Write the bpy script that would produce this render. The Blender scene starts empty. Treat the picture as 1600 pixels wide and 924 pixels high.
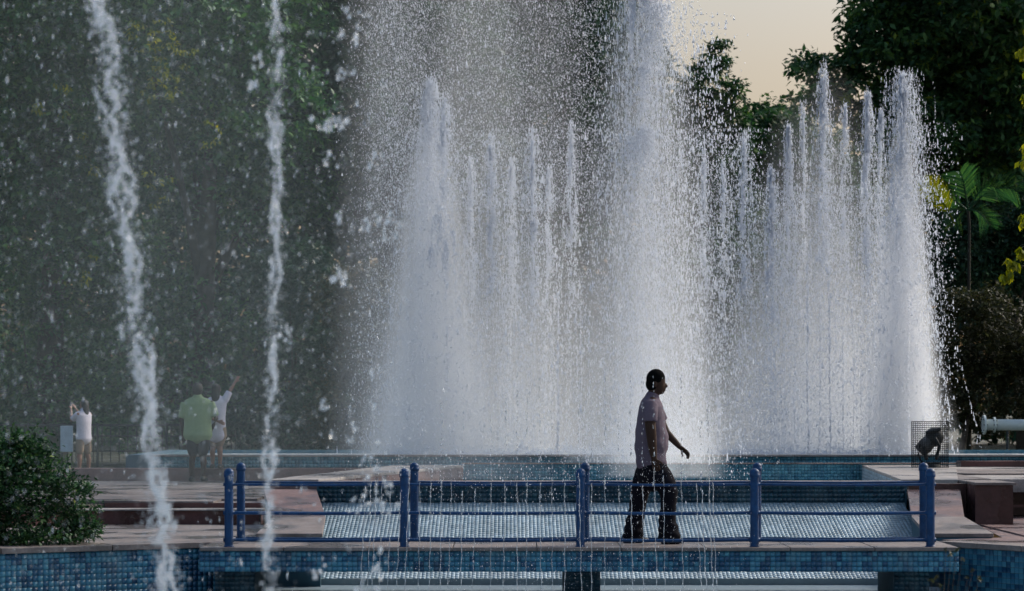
import bpy, math, random
import numpy as np
from mathutils import Vector, Matrix
R = math.radians
rng = np.random.default_rng(7)
random.seed(7)
scene = bpy.context.scene
C = scene.collection

# ------------------------------------------------------------------ camera
F = 3778.0            # focal length in photo pixels (1600 wide)
EYE = 1.315           # eye height over the bridge deck
HZ = 640.0            # photo row of the horizon
cam = bpy.data.cameras.new('camera')
cam.sensor_width = 36.0
cam.lens = F / 1600.0 * 36.0
cam.shift_y = (HZ - 462.0) / 1600.0
cam.clip_start = 0.1
cam.clip_end = 3000.0
cam.dof.use_dof = True
cam.dof.focus_distance = 25.5
cam.dof.aperture_fstop = 4.0
camo = bpy.data.objects.new('camera', cam)
C.objects.link(camo)
camo.location = (0, 0, EYE)
camo.rotation_euler = (R(90), 0, 0)
scene.camera = camo

# ------------------------------------------------------------------ sky, sun, exposure
SUN_ELEV, SUN_AZ = 38.0, 58.0        # the sun stands beyond the fountain, right of the view
world = bpy.data.worlds.new('World')
scene.world = world
world.use_nodes = True
wn = world.node_tree
for n in list(wn.nodes):
    wn.nodes.remove(n)
sky = wn.nodes.new('ShaderNodeTexSky')
sky.sky_type = 'NISHITA'
sky.sun_disc = False
sky.sun_elevation = R(SUN_ELEV)
sky.sun_rotation = R(SUN_AZ)
sky.air_density = 1.6
sky.dust_density = 5.0
sky.ozone_density = 1.0
warm = wn.nodes.new('ShaderNodeMixRGB')
warm.blend_type = 'MULTIPLY'
warm.inputs[0].default_value = 1.0
wtc = wn.nodes.new('ShaderNodeTexCoord')
wsp = wn.nodes.new('ShaderNodeSeparateXYZ')
wrp = wn.nodes.new('ShaderNodeValToRGB')      # dusty pink haze low in the sky, clear above
wrp.color_ramp.elements[0].position = 0.14
wrp.color_ramp.elements[0].color = (0.90, 0.81, 0.84, 1)
wrp.color_ramp.elements[1].position = 0.34
wrp.color_ramp.elements[1].color = (0.94, 1.0, 1.10, 1)
wn.links.new(wtc.outputs['Generated'], wsp.inputs[0])
wn.links.new(wsp.outputs[2], wrp.inputs[0])
wn.links.new(wrp.outputs[0], warm.inputs[2])
bg = wn.nodes.new('ShaderNodeBackground')
bg.inputs[1].default_value = 0.118
wo = wn.nodes.new('ShaderNodeOutputWorld')
wn.links.new(sky.outputs[0], warm.inputs[1])
wn.links.new(warm.outputs[0], bg.inputs[0])
wn.links.new(bg.outputs[0], wo.inputs[0])
sl = bpy.data.lights.new('sun', 'SUN')
sl.energy = 1.75
sl.angle = R(13)
sl.color = (1.0, 0.96, 0.91)
so = bpy.data.objects.new('sun', sl)
C.objects.link(so)
az, el = R(SUN_AZ), R(SUN_ELEV)
sdir = Vector((math.sin(az) * math.cos(el), math.cos(az) * math.cos(el), math.sin(el)))
so.rotation_euler = sdir.to_track_quat('Z', 'Y').to_euler()
so.location = (0, 0, 30)
scene.view_settings.view_transform = 'Standard'
scene.view_settings.look = 'None'
scene.view_settings.gamma = 1.0
scene.view_settings.exposure = 0.32
cy = scene.cycles
cy.use_denoising = True
cy.max_bounces = 14
cy.diffuse_bounces = 7
cy.glossy_bounces = 3
cy.transmission_bounces = 12
cy.volume_bounces = 6
cy.transparent_max_bounces = 24
cy.volume_step_rate = 4.0
cy.volume_max_steps = 96
cy.use_adaptive_sampling = True
cy.adaptive_threshold = 0.03

def P(px, py, d):
    """point d metres from the camera that the photograph shows at (px, py)"""
    return Vector(((px - 800.0) * d / F, d, EYE - (py - HZ) * d / F))

# ------------------------------------------------------------------ materials
def newmat(name):
    m = bpy.data.materials.new(name)
    m.use_nodes = True
    nt = m.node_tree
    b = nt.nodes['Principled BSDF']
    return m, nt, b

def simple(name, col, rough=0.6, metal=0.0, noise=0.15, scale=8.0, bump=0.0, spec=0.5):
    m, nt, b = newmat(name)
    b.inputs['Roughness'].default_value = rough
    b.inputs['Metallic'].default_value = metal
    b.inputs['Specular IOR Level'].default_value = spec
    tc = nt.nodes.new('ShaderNodeTexCoord')
    nz = nt.nodes.new('ShaderNodeTexNoise')
    nz.inputs['Scale'].default_value = scale
    nz.inputs['Detail'].default_value = 6
    nz.inputs['Roughness'].default_value = 0.65
    nt.links.new(tc.outputs['Object'], nz.inputs['Vector'])
    mr = nt.nodes.new('ShaderNodeMapRange')
    mr.inputs[1].default_value = 0.3
    mr.inputs[2].default_value = 0.7
    mr.inputs[3].default_value = 1.0 - noise
    mr.inputs[4].default_value = 1.0 + noise
    nt.links.new(nz.outputs[0], mr.inputs[0])
    mx = nt.nodes.new('ShaderNodeVectorMath')
    mx.operation = 'SCALE'
    mx.inputs[0].default_value = col
    nt.links.new(mr.outputs[0], mx.inputs['Scale'])
    nt.links.new(mx.outputs[0], b.inputs['Base Color'])
    if bump:
        bp = nt.nodes.new('ShaderNodeBump')
        bp.inputs['Strength'].default_value = bump
        bp.inputs['Distance'].default_value = 0.01
        nt.links.new(nz.outputs[0], bp.inputs['Height'])
        nt.links.new(bp.outputs[0], b.inputs['Normal'])
    return m

def stone(name, c1, c2, rough=0.7, scale=2.5):
    """weathered stone or concrete: two-scale blotches, speckle and streaky stains"""
    m, nt, b = newmat(name)
    b.inputs['Roughness'].default_value = rough
    tc = nt.nodes.new('ShaderNodeTexCoord')
    n1 = nt.nodes.new('ShaderNodeTexNoise'); n1.inputs['Scale'].default_value = scale
    n1.inputs['Detail'].default_value = 8; n1.inputs['Roughness'].default_value = 0.7
    n2 = nt.nodes.new('ShaderNodeTexNoise'); n2.inputs['Scale'].default_value = scale * 18
    n2.inputs['Detail'].default_value = 4
    for n in (n1, n2):
        nt.links.new(tc.outputs['Object'], n.inputs['Vector'])
    r = nt.nodes.new('ShaderNodeValToRGB')
    r.color_ramp.elements[0].position = 0.35
    r.color_ramp.elements[0].color = (*c1, 1)
    r.color_ramp.elements[1].position = 0.65
    r.color_ramp.elements[1].color = (*c2, 1)
    nt.links.new(n1.outputs[0], r.inputs[0])
    mx = nt.nodes.new('ShaderNodeMixRGB'); mx.blend_type = 'OVERLAY'; mx.inputs[0].default_value = 0.45
    nt.links.new(r.outputs[0], mx.inputs[1])
    nt.links.new(n2.outputs[0], mx.inputs[2])
    n3 = nt.nodes.new('ShaderNodeTexNoise'); n3.inputs['Scale'].default_value = 1.3; n3.inputs['Detail'].default_value = 7
    geo = nt.nodes.new('ShaderNodeNewGeometry')
    nt.links.new(geo.outputs['Position'], n3.inputs['Vector'])
    wr = nt.nodes.new('ShaderNodeMapRange')
    for i_, v_ in ((1, .46), (2, .58), (3, 0.0), (4, 1.0)): wr.inputs[i_].default_value = v_
    nt.links.new(n3.outputs[0], wr.inputs[0])
    wc = nt.nodes.new('ShaderNodeMixRGB'); wc.blend_type = 'MULTIPLY'; wc.inputs[2].default_value = (0.55, 0.57, 0.60, 1)
    nt.links.new(wr.outputs[0], wc.inputs[0]); nt.links.new(mx.outputs[0], wc.inputs[1])
    nt.links.new(wc.outputs[0], b.inputs['Base Color'])
    ro = nt.nodes.new('ShaderNodeMapRange')
    for i_, v_ in ((1, 0.0), (2, 1.0), (3, rough), (4, 0.25)): ro.inputs[i_].default_value = v_
    nt.links.new(wr.outputs[0], ro.inputs[0]); nt.links.new(ro.outputs[0], b.inputs['Roughness'])
    bp = nt.nodes.new('ShaderNodeBump'); bp.inputs['Strength'].default_value = 0.4
    bp.inputs['Distance'].default_value = 0.006
    nt.links.new(n2.outputs[0], bp.inputs['Height'])
    nt.links.new(bp.outputs[0], b.inputs['Normal'])
    return m

def tilemat(name, stops, rough=0.3, obj_random=False):
    m, nt, b = newmat(name)
    b.inputs['Roughness'].default_value = rough
    if obj_random:
        s = nt.nodes.new('ShaderNodeObjectInfo'); out = s.outputs['Random']
    else:
        s = nt.nodes.new('ShaderNodeAttribute'); s.attribute_name = 'shade'; out = s.outputs['Fac']
    r = nt.nodes.new('ShaderNodeValToRGB')
    r.color_ramp.interpolation = 'LINEAR'
    while len(r.color_ramp.elements) < len(stops):
        r.color_ramp.elements.new(0.5)
    for e, (p, c) in zip(r.color_ramp.elements, stops):
        e.position = p; e.color = (*c, 1)
    nt.links.new(out, r.inputs[0])
    tc = nt.nodes.new('ShaderNodeTexCoord')
    nz = nt.nodes.new('ShaderNodeTexNoise'); nz.inputs['Scale'].default_value = 1.7; nz.inputs['Detail'].default_value = 6
    nt.links.new(tc.outputs['Object'], nz.inputs['Vector'])
    mr = nt.nodes.new('ShaderNodeMapRange')
    mr.inputs[1].default_value = 0.3; mr.inputs[2].default_value = 0.7
    mr.inputs[3].default_value = 0.72; mr.inputs[4].default_value = 1.2
    nt.links.new(nz.outputs[0], mr.inputs[0])
    vm = nt.nodes.new('ShaderNodeVectorMath'); vm.operation = 'SCALE'
    nt.links.new(r.outputs[0], vm.inputs[0]); nt.links.new(mr.outputs[0], vm.inputs['Scale'])
    n2 = nt.nodes.new('ShaderNodeTexNoise'); n2.inputs['Scale'].default_value = 1.0; n2.inputs['Detail'].default_value = 7
    n2.inputs['Roughness'].default_value = 0.7
    mp = nt.nodes.new('ShaderNodeMapping'); mp.inputs['Scale'].default_value = (5.0, 5.0, 1.6)
    nt.links.new(tc.outputs['Object'], mp.inputs['Vector']); nt.links.new(mp.outputs[0], n2.inputs['Vector'])
    r2 = nt.nodes.new('ShaderNodeMapRange')
    r2.inputs[1].default_value = 0.50; r2.inputs[2].default_value = 0.72; r2.inputs[3].default_value = 0.0; r2.inputs[4].default_value = 0.45
    nt.links.new(n2.outputs[0], r2.inputs[0])
    ms = nt.nodes.new('ShaderNodeMixRGB'); ms.inputs[2].default_value = (0.20, 0.27, 0.29, 1)
    nt.links.new(r2.outputs[0], ms.inputs[0]); nt.links.new(vm.outputs[0], ms.inputs[1])
    nt.links.new(ms.outputs[0], b.inputs['Base Color'])
    return m

def leafmat(name, stops, trans=0.25):
    m, nt, b = newmat(name)
    b.inputs['Roughness'].default_value = 0.5
    s = nt.nodes.new('ShaderNodeAttribute'); s.attribute_name = 'shade'
    r = nt.nodes.new('ShaderNodeValToRGB')
    while len(r.color_ramp.elements) < len(stops):
        r.color_ramp.elements.new(0.5)
    for e, (p, c) in zip(r.color_ramp.elements, stops):
        e.position = p; e.color = (*c, 1)
    nt.links.new(s.outputs['Fac'], r.inputs[0])
    nt.links.new(r.outputs[0], b.inputs['Base Color'])
    b.inputs['Specular IOR Level'].default_value = 0.25
    t = nt.nodes.new('ShaderNodeBsdfTranslucent')
    hs = nt.nodes.new('ShaderNodeHueSaturation'); hs.inputs['Saturation'].default_value = 1.2
    hs.inputs['Value'].default_value = 1.3
    nt.links.new(r.outputs[0], hs.inputs['Color'])
    nt.links.new(hs.outputs[0], t.inputs['Color'])
    mx = nt.nodes.new('ShaderNodeMixShader'); mx.inputs[0].default_value = trans
    out = nt.nodes['Material Output']
    nt.links.new(b.outputs[0], mx.inputs[1]); nt.links.new(t.outputs[0], mx.inputs[2])
    nt.links.new(mx.outputs[0], out.inputs['Surface'])
    return m

def watermat(name, col, rough, scale, strength, foam=0.0):
    m, nt, b = newmat(name)
    b.inputs['Roughness'].default_value = rough
    b.inputs['IOR'].default_value = 1.33
    tc = nt.nodes.new('ShaderNodeTexCoord')
    nz = nt.nodes.new('ShaderNodeTexNoise'); nz.inputs['Scale'].default_value = scale
    nz.inputs['Detail'].default_value = 5
    nt.links.new(tc.outputs['Object'], nz.inputs['Vector'])
    bp = nt.nodes.new('ShaderNodeBump'); bp.inputs['Strength'].default_value = strength
    bp.inputs['Distance'].default_value = 0.05
    nt.links.new(nz.outputs[0], bp.inputs['Height'])
    nt.links.new(bp.outputs[0], b.inputs['Normal'])
    r = nt.nodes.new('ShaderNodeValToRGB')
    r.color_ramp.elements[0].position = 0.62 - foam * 0.5
    r.color_ramp.elements[0].color = (*col, 1)
    r.color_ramp.elements[1].position = 0.8 - foam * 0.5
    r.color_ramp.elements[1].color = (0.7, 0.74, 0.76, 1) if foam else (*[c * 1.4 for c in col], 1)
    nt.links.new(nz.outputs[0], r.inputs[0])
    nt.links.new(r.outputs[0], b.inputs['Base Color'])
    return m

def dropmat(name, col, trans, gloss=0.15):
    m, nt, b = newmat(name)
    b.inputs['Base Color'].default_value = (*col, 1)
    b.inputs['Roughness'].default_value = 0.15
    b.inputs['IOR'].default_value = 1.33
    t = nt.nodes.new('ShaderNodeBsdfTranslucent'); t.inputs['Color'].default_value = (*col, 1)
    mx = nt.nodes.new('ShaderNodeMixShader'); mx.inputs[0].default_value = trans
    out = nt.nodes['Material Output']
    nt.links.new(b.outputs[0], mx.inputs[1]); nt.links.new(t.outputs[0], mx.inputs[2])
    nt.links.new(mx.outputs[0], out.inputs['Surface'])
    return m

def glassdrop(name, col, rough):
    m, nt, b = newmat(name)
    b.inputs['Base Color'].default_value = (*col, 1)
    b.inputs['Roughness'].default_value = rough
    b.inputs['IOR'].default_value = 1.33
    b.inputs['Transmission Weight'].default_value = 0.65
    return m

def mistmat(name, aniso=0.35, col=(0.985, 0.992, 1.0), noise=(7.0, 7.0, 0.9), edge=1.3, lo=0.32, fade=0.45):
    """water mist in a unit-radius, unit-height plume; obj.color alpha = density"""
    m = bpy.data.materials.new(name)
    m.use_nodes = True
    nt = m.node_tree
    nt.nodes.clear()
    out = nt.nodes.new('ShaderNodeOutputMaterial')
    v = nt.nodes.new('ShaderNodeVolumePrincipled')
    v.inputs['Color'].default_value = (*col, 1)
    v.inputs['Anisotropy'].default_value = aniso
    nt.links.new(v.outputs[0], out.inputs['Volume'])
    tc = nt.nodes.new('ShaderNodeTexCoord')
    sp = nt.nodes.new('ShaderNodeSeparateXYZ')
    nt.links.new(tc.outputs['Object'], sp.inputs[0])
    def M(op, a, b=None, clamp=False):
        n = nt.nodes.new('ShaderNodeMath'); n.operation = op; n.use_clamp = clamp
        for i, x in enumerate((a, b)):
            if x is None: continue
            if isinstance(x, (int, float)): n.inputs[i].default_value = x
            else: nt.links.new(x, n.inputs[i])
        return n.outputs[0]
    x, y, z = sp.outputs
    r = M('SQRT', M('ADD', M('MULTIPLY', x, x), M('MULTIPLY', y, y)))
    rz = M('ADD', M('MULTIPLY', M('POWER', M('SUBTRACT', 1.0, z, True), 0.6), 0.9), 0.1)
    rn = M('DIVIDE', r, rz)
    fall = M('POWER', M('SUBTRACT', 1.0, rn, True), edge)
    oi = nt.nodes.new('ShaderNodeObjectInfo')
    mp = nt.nodes.new('ShaderNodeMapping')
    mp.inputs['Scale'].default_value = noise
    nt.links.new(tc.outputs['Object'], mp.inputs['Vector'])
    cmb = nt.nodes.new('ShaderNodeCombineXYZ')
    for i in range(3):
        nt.links.new(M('MULTIPLY', oi.outputs['Random'], 37.0), cmb.inputs[i])
    nt.links.new(cmb.outputs[0], mp.inputs['Location'])
    nz = nt.nodes.new('ShaderNodeTexNoise'); nz.inputs['Scale'].default_value = 1.0
    nz.inputs['Detail'].default_value = 2
    nt.links.new(mp.outputs[0], nz.inputs['Vector'])
    nn = nt.nodes.new('ShaderNodeMapRange')
    nn.inputs[1].default_value = lo; nn.inputs[2].default_value = 0.68
    nn.inputs[3].default_value = 0.15; nn.inputs[4].default_value = 1.6
    nt.links.new(nz.outputs[0], nn.inputs[0])
    top = M('POWER', M('SUBTRACT', 1.0, z, True), fade)
    d = M('MULTIPLY', M('MULTIPLY', fall, nn.outputs[0]), M('MULTIPLY', oi.outputs['Alpha'], top))
    nt.links.new(d, v.inputs['Density'])
    return m

M_ = {}
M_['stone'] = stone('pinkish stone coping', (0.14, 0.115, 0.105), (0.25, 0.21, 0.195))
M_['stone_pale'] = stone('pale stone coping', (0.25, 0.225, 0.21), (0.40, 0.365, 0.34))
M_['paving'] = stone('terrace paving', (0.15, 0.125, 0.115), (0.24, 0.205, 0.19), scale=1.2)
M_['red'] = stone('red brown render', (0.085, 0.035, 0.032), (0.13, 0.055, 0.05), scale=1.5)
M_['redlight'] = stone('faded red brown render', (0.16, 0.085, 0.078), (0.24, 0.14, 0.125), scale=1.5)
M_['maroon'] = stone('maroon stone slabs', (0.13, 0.075, 0.07), (0.22, 0.14, 0.13), scale=2.0)
M_['soil'] = stone('garden soil', (0.03, 0.035, 0.02), (0.07, 0.07, 0.04), scale=0.6, rough=0.95)
M_['grout'] = simple('tile grout', (0.03, 0.09, 0.13), 0.8, scale=4)
M_['grout_pale'] = simple('pale tile grout', (0.20, 0.26, 0.28), 0.8, scale=4)
BL = [(0.0, (0.010, 0.055, 0.12)), (0.3, (0.018, 0.10, 0.19)), (0.55, (0.035, 0.17, 0.27)), (1.0, (0.07, 0.25, 0.34))]
M_['tile'] = tilemat('blue mosaic tile', BL, 0.25)
M_['tile_each'] = tilemat('blue mosaic tile single', BL, 0.25, True)
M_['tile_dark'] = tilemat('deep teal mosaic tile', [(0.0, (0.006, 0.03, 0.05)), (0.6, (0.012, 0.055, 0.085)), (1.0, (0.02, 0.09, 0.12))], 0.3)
M_['tile_aqua'] = tilemat('aqua mosaic tile', [(0.0, (0.03, 0.14, 0.21)), (0.6, (0.06, 0.23, 0.31)), (1.0, (0.12, 0.34, 0.41))], 0.25)
M_['tile_wet'] = tilemat('wet pale mosaic tile', [(0.0, (0.17, 0.26, 0.32)), (0.5, (0.29, 0.40, 0.47)), (1.0, (0.44, 0.56, 0.63))], 0.3)
M_['blue'] = simple('glossy blue paint', (0.002, 0.040, 0.125), 0.45, noise=0.35, scale=14, bump=0.25, spec=0.3)
def wear(m, col, scale, lo_, hi_, amt):
    nt = m.node_tree; b = nt.nodes['Principled BSDF']
    src = b.inputs['Base Color'].links[0].from_socket
    tc = nt.nodes.new('ShaderNodeTexCoord')
    nz = nt.nodes.new('ShaderNodeTexNoise'); nz.inputs['Scale'].default_value = scale; nz.inputs['Detail'].default_value = 8; nz.inputs['Roughness'].default_value = .75
    nt.links.new(tc.outputs['Object'], nz.inputs['Vector'])
    mr = nt.nodes.new('ShaderNodeMapRange')
    for i_, v_ in ((1, lo_), (2, hi_), (3, 0.0), (4, amt)): mr.inputs[i_].default_value = v_
    nt.links.new(nz.outputs[0], mr.inputs[0])
    mx = nt.nodes.new('ShaderNodeMixRGB'); mx.inputs[2].default_value = (*col, 1)
    nt.links.new(mr.outputs[0], mx.inputs[0]); nt.links.new(src, mx.inputs[1]); nt.links.new(mx.outputs[0], b.inputs['Base Color'])
wear(M_['blue'], (0.03, 0.09, 0.19), 9, .52, .70, .5)      # chalky water marks
wear(M_['blue'], (0.035, 0.018, 0.012), 22, .66, .70, .9)     # rust where the paint has chipped
M_['lowwater'] = watermat('lower pool water', (0.30, 0.38, 0.43), 0.22, 9, 0.2)
M_['upwater'] = watermat('foaming pool water', (0.12, 0.2, 0.23), 0.25, 14, 0.6, 0.5)
M_['palm_stem'] = simple('dark palm stem', (0.022, 0.020, 0.013), 0.9, noise=0.4, scale=12)
M_['bark'] = simple('bark', (0.05, 0.04, 0.03), 0.9, noise=0.4, scale=12, bump=0.8)
G0 = [(0.0, (0.013, 0.036, 0.018)), (0.55, (0.042, 0.105, 0.042)), (0.93, (0.10, 0.19, 0.05)), (1.0, (0.17, 0.23, 0.04))]
M_['leaf'] = leafmat('dark green leaves', G0)
M_['leaf_cool'] = leafmat('bluish green leaves', [(0.0, (0.012, 0.034, 0.022)), (0.6, (0.032, 0.080, 0.044)), (1.0, (0.08, 0.15, 0.07))])
M_['leaf_fresh'] = leafmat('fresh green leaves', [(0.0, (0.02, 0.07, 0.03)), (0.5, (0.065, 0.18, 0.06)), (1.0, (0.16, 0.31, 0.08))])
M_['leaf_olive'] = leafmat('olive brown leaves', [(0.0, (0.02, 0.025, 0.012)), (0.6, (0.05, 0.055, 0.022)), (1.0, (0.11, 0.10, 0.04))])
M_['leaf_sunlit'] = leafmat('sunlit yellow green leaves', [(0.0, (0.10, 0.13, 0.012)), (0.6, (0.25, 0.28, 0.02)), (1.0, (0.42, 0.40, 0.04))], 0.45)  # sunlight on green leaves, put into the leaf colour as yellow
M_['drop'] = dropmat('spray drops', (0.90, 0.93, 0.98), 0.85)
M_['drop_near'] = glassdrop('near water drops', (0.94, 0.97, 1.0), 0.14); M_['drop_near'].node_tree.nodes['Principled BSDF'].inputs['Transmission Weight'].default_value = 0.78
M_['bead'] = dropmat('bright water beads', (0.97, 0.98, 1.0), 0.95)
M_['mist'] = mistmat('fountain mist')
M_['haze'] = mistmat('cool drifting spray', aniso=0.1, col=(0.80, 0.95, 0.97), noise=(2.5, 2.5, 1.6), edge=0.9, lo=0.25, fade=1.2)
M_['veil'] = mistmat('drifting mist', aniso=0.2, noise=(2.5, 2.5, 1.6), edge=0.9, lo=0.25, fade=1.2)
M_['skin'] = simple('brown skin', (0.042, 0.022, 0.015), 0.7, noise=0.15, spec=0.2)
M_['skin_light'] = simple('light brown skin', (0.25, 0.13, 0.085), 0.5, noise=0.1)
M_['hair'] = simple('black hair', (0.004, 0.004, 0.004), 0.95, noise=0.3, scale=60, bump=0.8, spec=0.05)
M_['hair_far'] = simple('far hair lightened for haze', (0.018, 0.013, 0.011), 0.7, noise=0.3, scale=40)  # hair colour lifted to imitate haze over the distant heads
M_['shirt'] = simple('dusty mauve cotton', (0.105, 0.080, 0.108), 0.95, noise=0.12, scale=30, bump=0.2)
M_['denim'] = simple('dark denim', (0.006, 0.006, 0.010), 0.95, noise=0.35, scale=30, bump=0.3, spec=0.15)
M_['shoe'] = simple('dark leather', (0.012, 0.011, 0.011), 0.5)
M_['green_cloth'] = simple('pale green cotton', (0.23, 0.32, 0.17), 0.85, noise=0.1, scale=20)
M_['black_cloth'] = simple('black cotton', (0.012, 0.012, 0.016), 0.85)
M_['white_cloth'] = simple('white cotton', (0.62, 0.60, 0.68), 0.85, noise=0.06)
M_['tan_cloth'] = simple('tan cotton', (0.28, 0.21, 0.15), 0.85)
M_['wire'] = simple('dark wire', (0.02, 0.02, 0.022), 0.5, 0.7)
M_['lamp'] = simple('grey cast metal', (0.045, 0.055, 0.06), 0.5, 0.3, noise=0.3, scale=15)
M_['hood'] = simple('weathered grey metal', (0.13, 0.14, 0.14), 0.5, 0.2, noise=0.3, scale=15)
M_['lens'] = simple('lamp glass', (0.10, 0.12, 0.13), 0.1, 0.0)
M_['pipe'] = simple('pale painted pipe', (0.50, 0.56, 0.55), 0.4, 0.1, noise=0.12, scale=5)
M_['board'] = simple('pale blue board', (0.42, 0.52, 0.60), 0.6)
M_['fence'] = simple('dark fence paint', (0.02, 0.022, 0.02), 0.7)

# ------------------------------------------------------------------ mesh helpers
class MB:
    def __init__(s):
        s.v, s.f, s.n = [], [], 0
    def add(s, verts, faces):
        s.v.extend([tuple(p) for p in verts])
        s.f.extend([tuple(i + s.n for i in f) for f in faces])
        s.n += len(verts)
        return s
    def box(s, x0, x1, y0, y1, z0, z1):
        v = [(x0, y0, z0), (x1, y0, z0), (x1, y1, z0), (x0, y1, z0), (x0, y0, z1), (x1, y0, z1), (x1, y1, z1), (x0, y1, z1)]
        return s.add(v, [(0, 3, 2, 1), (4, 5, 6, 7), (0, 1, 5, 4), (1, 2, 6, 5), (2, 3, 7, 6), (3, 0, 4, 7)])
    def prism(s, pts, z0, z1):
        n = len(pts)
        area = sum(pts[i][0] * pts[(i + 1) % n][1] - pts[(i + 1) % n][0] * pts[i][1] for i in range(n))
        if area < 0: pts = pts[::-1]
        zt = z1 if hasattr(z1, '__len__') else [z1] * n
        v = [(p[0], p[1], z0) for p in pts] + [(p[0], p[1], z) for p, z in zip(pts, zt)]
        f = [tuple(range(n - 1, -1, -1)), tuple(range(n, 2 * n))] + [(i, (i + 1) % n, n + (i + 1) % n, n + i) for i in range(n)]
        return s.add(v, f)
    def tube(s, pts, rad, seg=10, side=None, cap=True):
        """closed tapering tube; rad is a number or (side, other) per point"""
        pts = [Vector(p) for p in pts]
        n = len(pts)
        rad = [(r, r) if not hasattr(r, '__len__') else r for r in rad]
        rings = []
        ref = Vector(side) if side is not None else None
        def frame(t):
            rr = ref if ref is not None else (Vector((0, 0, 1)) if abs(t.z) < 0.9 else Vector((1, 0, 0)))
            a = (rr - t * rr.dot(t))
            if a.length < 1e-4: a = t.orthogonal()
            a.normalize()
            return a, t.cross(a)
        fr = []
        for i in range(n):
            t = (pts[min(i + 1, n - 1)] - pts[max(i - 1, 0)]).normalized()
            fr.append((t,) + frame(t))
        P2, R2, F2 = list(pts), list(rad), list(fr)
        if cap:
            for end in (0, -1):
                t, a, b = fr[end]
                r = rad[end]; m = min(r)
                sgn = -1 if end == 0 else 1
                ex = [(pts[end] + t * sgn * m * math.sin(q), (r[0] * math.cos(q), r[1] * math.cos(q))) for q in (0.6, 1.1, 1.5)]
                if end == 0:
                    for e in ex: P2.insert(0, e[0]); R2.insert(0, e[1]); F2.insert(0, fr[0])
                else:
                    for e in ex: P2.append(e[0]); R2.append(e[1]); F2.append(fr[-1])
        v = []
        for p, r, (t, a, b) in zip(P2, R2, F2):
            for k in range(seg):
                q = 2 * math.pi * k / seg
                v.append(p + a * r[0] * math.cos(q) + b * r[1] * math.sin(q))
        f = []
        for i in range(len(P2) - 1):
            for k in range(seg):
                k2 = (k + 1) % seg
                f.append((i * seg + k, i * seg + k2, (i + 1) * seg + k2, (i + 1) * seg + k))
        f.append(tuple(range(seg - 1, -1, -1)))
        L = (len(P2) - 1) * seg
        f.append(tuple(L + k for k in range(seg)))
        return s.add(v, f)
    def ball(s, c, r, seg=12, rings=8, rot=None):
        c = Vector(c)
        r = r if hasattr(r, '__len__') else (r, r, r)
        v, f = [], []
        for i in range(1, rings):
            th = math.pi * i / rings
            for k in range(seg):
                q = 2 * math.pi * k / seg
                p = Vector((r[0] * math.sin(th) * math.cos(q), r[1] * math.sin(th) * math.sin(q), r[2] * math.cos(th)))
                if rot is not None: p = rot @ p
                v.append(c + p)
        for i in range(rings - 2):
            for k in range(seg):
                k2 = (k + 1) % seg
                f.append((i * seg + k, (i + 1) * seg + k, (i + 1) * seg + k2, i * seg + k2))
        top = Vector((0, 0, r[2])); bot = Vector((0, 0, -r[2]))
        if rot is not None: top = rot @ top; bot = rot @ bot
        nt_ = len(v); v += [c + top, c + bot]
        for k in range(seg):
            k2 = (k + 1) % seg
            f.append((nt_, k, k2)); b0 = (rings - 2) * seg
            f.append((nt_ + 1, b0 + k2, b0 + k))
        return s.add(v, f)
    def build(s, name, mat, parent=None, smooth=False, bevel=0.0):
        me = bpy.data.meshes.new(name)
        me.from_pydata(s.v, [], s.f)
        me.update()
        if smooth:
            me.polygons.foreach_set('use_smooth', [True] * len(me.polygons))
        me.materials.append(mat)
        o = bpy.data.objects.new(name, me)
        C.objects.link(o)
        if parent: o.parent = parent
        if bevel:
            bm = o.modifiers.new('bevel', 'BEVEL'); bm.width = bevel; bm.segments = 2; bm.limit_method = 'ANGLE'
        return o

def tag(o, label=None, cat=None, group=None, kind=None):
    if label: o['label'] = label
    if cat: o['category'] = cat
    if group: o['group'] = group
    if kind: o['kind'] = kind
    return o

def thing(name, label, cat, loc=(0, 0, 0), group=None):
    o = bpy.data.objects.new(name, None)
    o.empty_display_size = 0.2
    C.objects.link(o)
    return tag(o, label, cat, group)

def npmesh(name, V, Fc, k, mat, parent=None, shade=None, smooth=False):
    """V: (n,3) array, Fc: (m,k) int array"""
    me = bpy.data.meshes.new(name)
    me.vertices.add(len(V)); me.vertices.foreach_set('co', np.asarray(V, dtype=np.float32).ravel())
    m = len(Fc)
    me.loops.add(m * k); me.loops.foreach_set('vertex_index', np.asarray(Fc, dtype=np.int32).ravel())
    me.polygons.add(m)
    me.polygons.foreach_set('loop_start', np.arange(m, dtype=np.int32) * k)
    if smooth: me.polygons.foreach_set('use_smooth', np.ones(m, dtype=bool))
    me.update(calc_edges=True)
    if shade is not None:
        a = me.attributes.new('shade', 'FLOAT', 'FACE')
        a.data.foreach_set('value', np.asarray(shade, dtype=np.float32))
    me.materials.append(mat)
    o = bpy.data.objects.new(name, me)
    C.objects.link(o)
    if parent: o.parent = parent
    return o

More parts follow.
